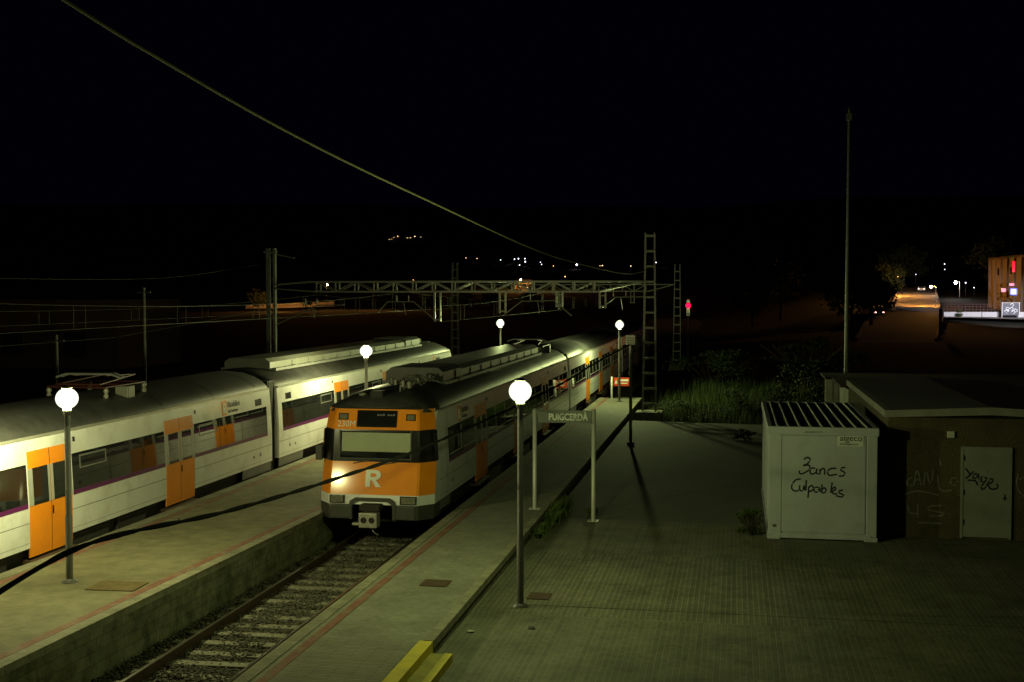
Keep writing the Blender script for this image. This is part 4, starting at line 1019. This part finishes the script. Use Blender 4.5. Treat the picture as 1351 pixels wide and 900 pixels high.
car(28.9, 243.5, 2.4, R(-10), M['cardark'], 'dark parked car without lights, ahead of the one with a glowing tail light')
car(30.6, 252.0, 2.9, R(-10), M['carwhite'], 'pale car parked at the road edge beside the orange lit tree')
# low wall with railing, forecourt
def lerp(a, b, k): return a+(b-a)*k
t = thing('boundary_wall', 'low white wall with a railing on top, lit beside the road', 'wall', (39.2, 243.1, 1.5)); m = MB()
dx, dy = 15.5, -5.0; nrm = Vector((-dy, dx, 0)).normalized()*.15
def wpt(k, z, q=0): return (dx*k+nrm.x*q, dy*k+nrm.y*q, z)
m.add([wpt(0,-.4,0),wpt(1,-.4,0),wpt(1,1.1,0),wpt(0,1.0,0),wpt(0,-.4,2),wpt(1,-.4,2),wpt(1,1.1,2),wpt(0,1.0,2)], [(0,1,2,3),(7,6,5,4),(3,2,6,7),(0,3,7,4),(1,5,6,2)])
m.build('wall', M['farwall'], t); m = MB()
for k in range(26): m.bar(wpt(k/25,1.0,1), wpt(k/25,2.5,1), .05)
for z in (1.5, 2.0, 2.5): m.bar(wpt(0,z,1), wpt(1,z,1), .06)
m.build('railing', M['facade2'], t)
m = MB(); m.bar(wpt(.42,-.4,-.4), wpt(.42,1.15,-.4), .12); m.build('wall_post', M['cardark'], t)
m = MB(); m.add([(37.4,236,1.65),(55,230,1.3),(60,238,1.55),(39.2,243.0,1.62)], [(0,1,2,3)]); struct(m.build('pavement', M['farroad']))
bush(41.8, 241.8, 1.6, (.8,.6,.6), 260, .12, 'small shrub in front of the low white wall')
t = thing('notice_board', 'dark notice board with white swirls on a pale frame beside the wall', 'sign', (48.4, 236.6, 1.5)); m = MB(); m.bbox(.1, 2.9, -.05, .05, .5, 2.7, .02); bd = m.build('board', M['plate'], t)
m = MB()
for x in (0, 3.0): m.bar((x,0,-.3), (x,0,2.9), .14)
m.bar((0,0,2.8), (3,0,2.8), .1); m.build('frame', M['farwall'], t)
m = MB()
for k in range(7):
    a = rng.uniform(.5,2.4); b = rng.uniform(.9,2.4); m.tube(spline([(a-.3,-.06,b),(a,-.06,b+.3),(a+.35,-.06,b),(a,-.06,b-.3)], 5), .07, 5)
m.build('pattern', M['letter'], bd)
t = thing('gate_post', 'black post standing near the foot of the hill road', 'post', (29.9, 188.5, gz(29.9,188.5)-.1)); m = MB(); m.bbox(-.2, .2, -.2, .2, 0, 4.0, .03); m.build('post', M['cardark'], t)
m = MB(); m.box(.2, .65, -.1, .1, 1.2, 1.6); m.box(.2, .7, -.1, .1, .2, .5); m.build('bracket', M['cardark'], t)
# lit building
t = thing('apartment_building', 'ochre building at the right edge with red and blue lit signs', 'building', (53.9, 276.3, 0)); a = math.atan2(-22.0, 1.3); 
ux = Vector((1.3, -22.0, 0)).normalized(); un = Vector((-ux.y, ux.x, 0))   # front runs toward the camera; un points inward (right)
def bp(k, q, z): p = ux*k+un*q; return (p.x, p.y, z)
m = MB(); Lb = 30; Wb = 14; Hb = 13.2
m.add([bp(0,0,-1),bp(Lb,0,-1),bp(Lb,Wb,-1),bp(0,Wb,-1),bp(0,0,Hb),bp(Lb,0,Hb),bp(Lb,Wb,Hb),bp(0,Wb,Hb)], [(4,5,6,7),(0,1,5,4),(1,2,6,5),(2,3,7,6),(3,0,4,7)])
m.build('wall', M['facade'], t)
m = MB(); m.add([bp(-.3,-.3,Hb),bp(Lb+.3,-.3,Hb),bp(Lb+.3,Wb,Hb),bp(-.3,Wb,Hb),bp(-.3,-.3,Hb+.4),bp(Lb+.3,-.3,Hb+.4),bp(Lb+.3,Wb,Hb+.4),bp(-.3,Wb,Hb+.4)], [(3,2,1,0),(4,5,6,7),(0,1,5,4),(1,2,6,5),(2,3,7,6),(3,0,4,7)]); m.build('roof', M['tile'], t)
for k in (6.2, 15.5):
    for z in (4.6, 9.8):
        m = MB(); m.add([bp(k,-.05,z),bp(k+1.3,-.05,z),bp(k+1.3,-.05,z+1.5),bp(k,-.05,z+1.5)], [(0,1,2,3)]); wi = m.build('window', M['glass'], t)
        m = MB(); m.add([bp(k-.1,-.18,z-.14),bp(k+1.4,-.18,z-.14),bp(k+1.4,-.18,z-.02),bp(k-.1,-.18,z-.02),bp(k-.1,.05,z-.14),bp(k+1.4,.05,z-.14),bp(k+1.4,.05,z-.02),bp(k-.1,.05,z-.02)], [(0,1,2,3),(3,2,6,7),(0,4,5,1)]); m.build('sill', M['slab'], wi)
for k in (.2, 4.2, 8.8, 13.5, 18.5, 23.5):
    m = MB(); m.add([bp(k,-.35,-1),bp(k+.9,-.35,-1),bp(k+.9,.05,-1),bp(k,.05,-1),bp(k,-.35,Hb-.1),bp(k+.9,-.35,Hb-.1),bp(k+.9,.05,Hb-.1),bp(k,.05,Hb-.1)], [(4,5,6,7),(0,1,5,4),(1,2,6,5),(2,3,7,6),(3,0,4,7)]); m.build('pilaster', M['facade'], t)
for nm, x, y, z, w_, h_, mm, lb in (('lit_sign', 53.35, 250.9, 10.2, .5, 2.1, 'neonred', 'tall narrow red lit sign high on the ochre building'), ('lit_sign', 53.2, 250.0, 5.7, 1.3, 1.3, 'neonblue', 'blue lit square sign low on the ochre building'), ('lit_sign', 52.9, 250.3, 7.5, .9, .5, 'neonpink', 'small pinkish lit sign above the blue one'), ('lit_sign', 51.6, 251.2, 6.3, .8, .7, 'neonpink', 'red and white lit sign left of the blue one')):
    t = thing(nm, lb, 'lit sign', (x, y, z)); m = MB(); m.bbox(-w_/2, w_/2, -.06, .06, 0, h_, min(.2, w_*.3) if mm == 'neonblue' else .05); pl_ = m.build('panel', M[mm], t)
    if mm == 'neonblue': m = MB(); m.bbox(-w_*.28, w_*.28, -.09, -.05, h_*.22, h_*.78, .015); m.build('panel_core', M['neonwhite'], pl_)
    if nm == 'lit_sign' and w_ == .5: m = MB(); m.bbox(-.09, .09, -.09, -.05, .3, h_-.3, .015); m.build('panel_core', M['neonpink'], pl_)
    m = MB(); m.bbox(-w_/2-.05, w_/2+.05, .062, .16, -.05, h_+.05, .02); m.build('backing', M['cardark'], t)
    m = MB(); m.bar((0,.16,h_/2), (.9,.16,h_/2), .06); m.build('bracket', M['galv'], t)

# ------------------------------------------------------------------ far left: road with orange lamps, warehouse
m = MB(); m.strip([[(-205,428,-.2),(-203,440,-.2)], [(-186,438,.0),(-183,452,.0)], [(-170,492,.5),(-163,505,.5)], [(-150,540,.6),(-140,552,.6)]]); struct(m.build('road', M['farroad']))
t = thing('retaining_wall', 'long pale wall glowing orange beyond the left of the beam', 'wall', (-186, 442, -.3)); m = MB(); m.add([(0,0,0),(18,52,.6),(18,52,2.6),(0,0,1.8),(-.4,.2,0),(17.6,52.2,.6),(17.6,52.2,2.6),(-.4,.2,1.8)], [(0,1,2,3),(7,6,5,4),(3,2,6,7),(0,3,7,4),(1,5,6,2)]); m.build('wall', M['farwall'], t)
m = MB(); m.bar((17.8,52.1,1.6), (17.8,52.1,3.0), .6); m.build('pier', M['farroad'], t)
OL = emis('sodium_lamp_far', (1., .38, .07), 4200)
for x, y, z, lb in ((-164.2,417.2,5.6,'orange street lamp beside the twin-channel mast'), (-159,458.8,9.4,'orange street lamp above the left part of the beam'), (-141,462.1,10.3,'pale orange street lamp above the middle of the left beam half')):
    street_lamp(x, y, -.4, z+.4, OL, lb, .21, 'orange street lamps by the far left road', 0.3)
t = thing('warehouse', 'long dim reddish warehouse at the far left', 'building', (-78, 96, -.4)); m = MB(); m.box(0, 26, 0, 12, 0, 6.0); m.build('wall', M['facade2'], t)
m = MB(); m.strip([[(-.5,-.6,6.0),(-.5,6,7.0),(-.5,12.6,6.0)], [(26.5,-.6,6.0),(26.5,6,7.0),(26.5,12.6,6.0)]]); m.build('roof', M['controof'], t)
m = MB()
for k in range(4): m = MB(); m.box(3+6*k, 5+6*k, -.05, .02, 1.0, 3.2); m.build('shutter', M['cardark'], t)
def house(x, y, w_, d_, h_, label, lit=True):
    t = thing('house', label, 'house', (x, y, gz(x, y)-.4)); m = MB(); m.box(-w_/2, w_/2, 0, d_, 0, h_); m.build('wall', M['facade'], t)
    m = MB(); m.strip([[(-w_/2-.4,-.4,h_),(-w_/2-.4,d_/2,h_+1.9),(-w_/2-.4,d_+.4,h_)], [(w_/2+.4,-.4,h_),(w_/2+.4,d_/2,h_+1.9),(w_/2+.4,d_+.4,h_)]]); m.add([(-w_/2-.4,-.4,h_),(-w_/2-.4,d_/2,h_+1.9),(-w_/2-.4,d_+.4,h_)], [(0,1,2)]); m.build('roof', M['tile'], t)
    for k in (-1, 1):
        for z in (1.2, 3.8):
            if z+1.2 < h_: m = MB(); m.box(k*w_*.25-.55, k*w_*.25+.55, -.06, .02, z, z+1.2); m.build('window', M['litwin'] if lit and k == 1 else M['glass'], t)
    m = MB(); m.box(-.5, .5, -.06, .02, 0, 2.1); m.build('door', M['facade2'], t)
    return t
house(-166, 950, 13, 9, 6.5, 'orange lit house glowing above the middle of the overhead beam')
street_lamp(-166, 938, gz(-166,938)-.3, 9, OL, 'orange lamp in front of the lit house above the beam', .34, None, .2)

# ------------------------------------------------------------------ far lights on the hillside
FAR = [('W',-443,1525,75.1,0.7),('W',-440,1526,75.1,0.6),('W',-445,1553,79.0,0.7),('W',-445,1572,81.4,1.0),('W',-426,1551,78.1,0.8),('W',-423,1555,78.4,0.9),('W',-422,1574,81.1,1.2),('W',-412,1567,79.8,0.7),('W',-290,1297,44.0,0.7),('W',-277,1294,43.2,0.7),('C',-248,1279,41.1,0.8),('B',-235,1291,42.2,1.1),('B',-232,1298,42.9,1.2),('B',-225,1299,42.9,1.1),('B',-218,1260,38.6,1.3),('B',-216,1215,34.1,0.9),('C',-201,1255,37.9,0.7),('C',-195,1225,34.8,0.9),('W',-180,1207,32.8,0.7),('V',-159,1226,34.4,1.7),('W',-132,1218,33.3,1.0),('W',-103,1213,32.6,0.9),('C',-81,1260,37.2,1.1),('O',-81,1213,32.6,0.8),('O',-148,1062,20.2,1.0),('O',-143,967,14.1,1.0),('W',-205,933,12.9,0.7),('W',-203,940,13.2,0.8),('O',-190,954,13.9,0.7),('O',-204,852,9.3,1.2),('O',-266,987,16.8,0.7),('O',-222,820,8.3,0.8),('C',175,1085,30.4,1.0),('C',162,1003,24.4,0.7),('G',45,322,10.8,0.7),('C',56,316,8.6,1.2),('C',58,316,7.1,0.9),('W',-134,1214,33.0,0.6),]

KIND = {'W': ('hillwarm', 'faint warm lamp on the low dark slopes along the horizon', 'lamps along the horizon'),
        'H': ('hillwarm', 'tiny warm lamp of the two clusters high on the dark hillside', 'lamps high on the hillside'),
        'B': ('hillwhite', 'cold white lamp in the tight cluster above the lit house and the beam', 'cold white lamp cluster'),
        'C': ('hillwhite', 'pale white lamp scattered on the far dark slopes', 'pale lamps on the slopes'),
        'O': ('hillorange', 'small orange lamp just above or behind the overhead beam', 'orange lamps behind the beam'),
        'V': ('hillviolet', 'brightest violet white lamp, touching the sagging bright wire', None),
        'G': ('hillwhite', 'dim pale lamp among the trees left of the orange road lamp', None)}
protos = {}
for k, x, y, z, s_ in FAR:
    if k == 'W' and z > 70: k = 'H'
    mm, lb, gr = KIND[k]; g = gz(x, y); r = (.00028 if k == 'H' else .00038)*math.hypot(x, y)*s_
    t = thing('hillside_lamp', lb, 'street lamp', (x, y, g), 0, gr); h = max(z-g, 2)
    m = MB(); m.tube([(0,0,-1.5), (0,0,h)], .05, 5); m.build('pole', M['bellows'], t)
    m = MB(); m.ball((0,-.1,h), r, 6); m.build('bulb', M[mm], t)
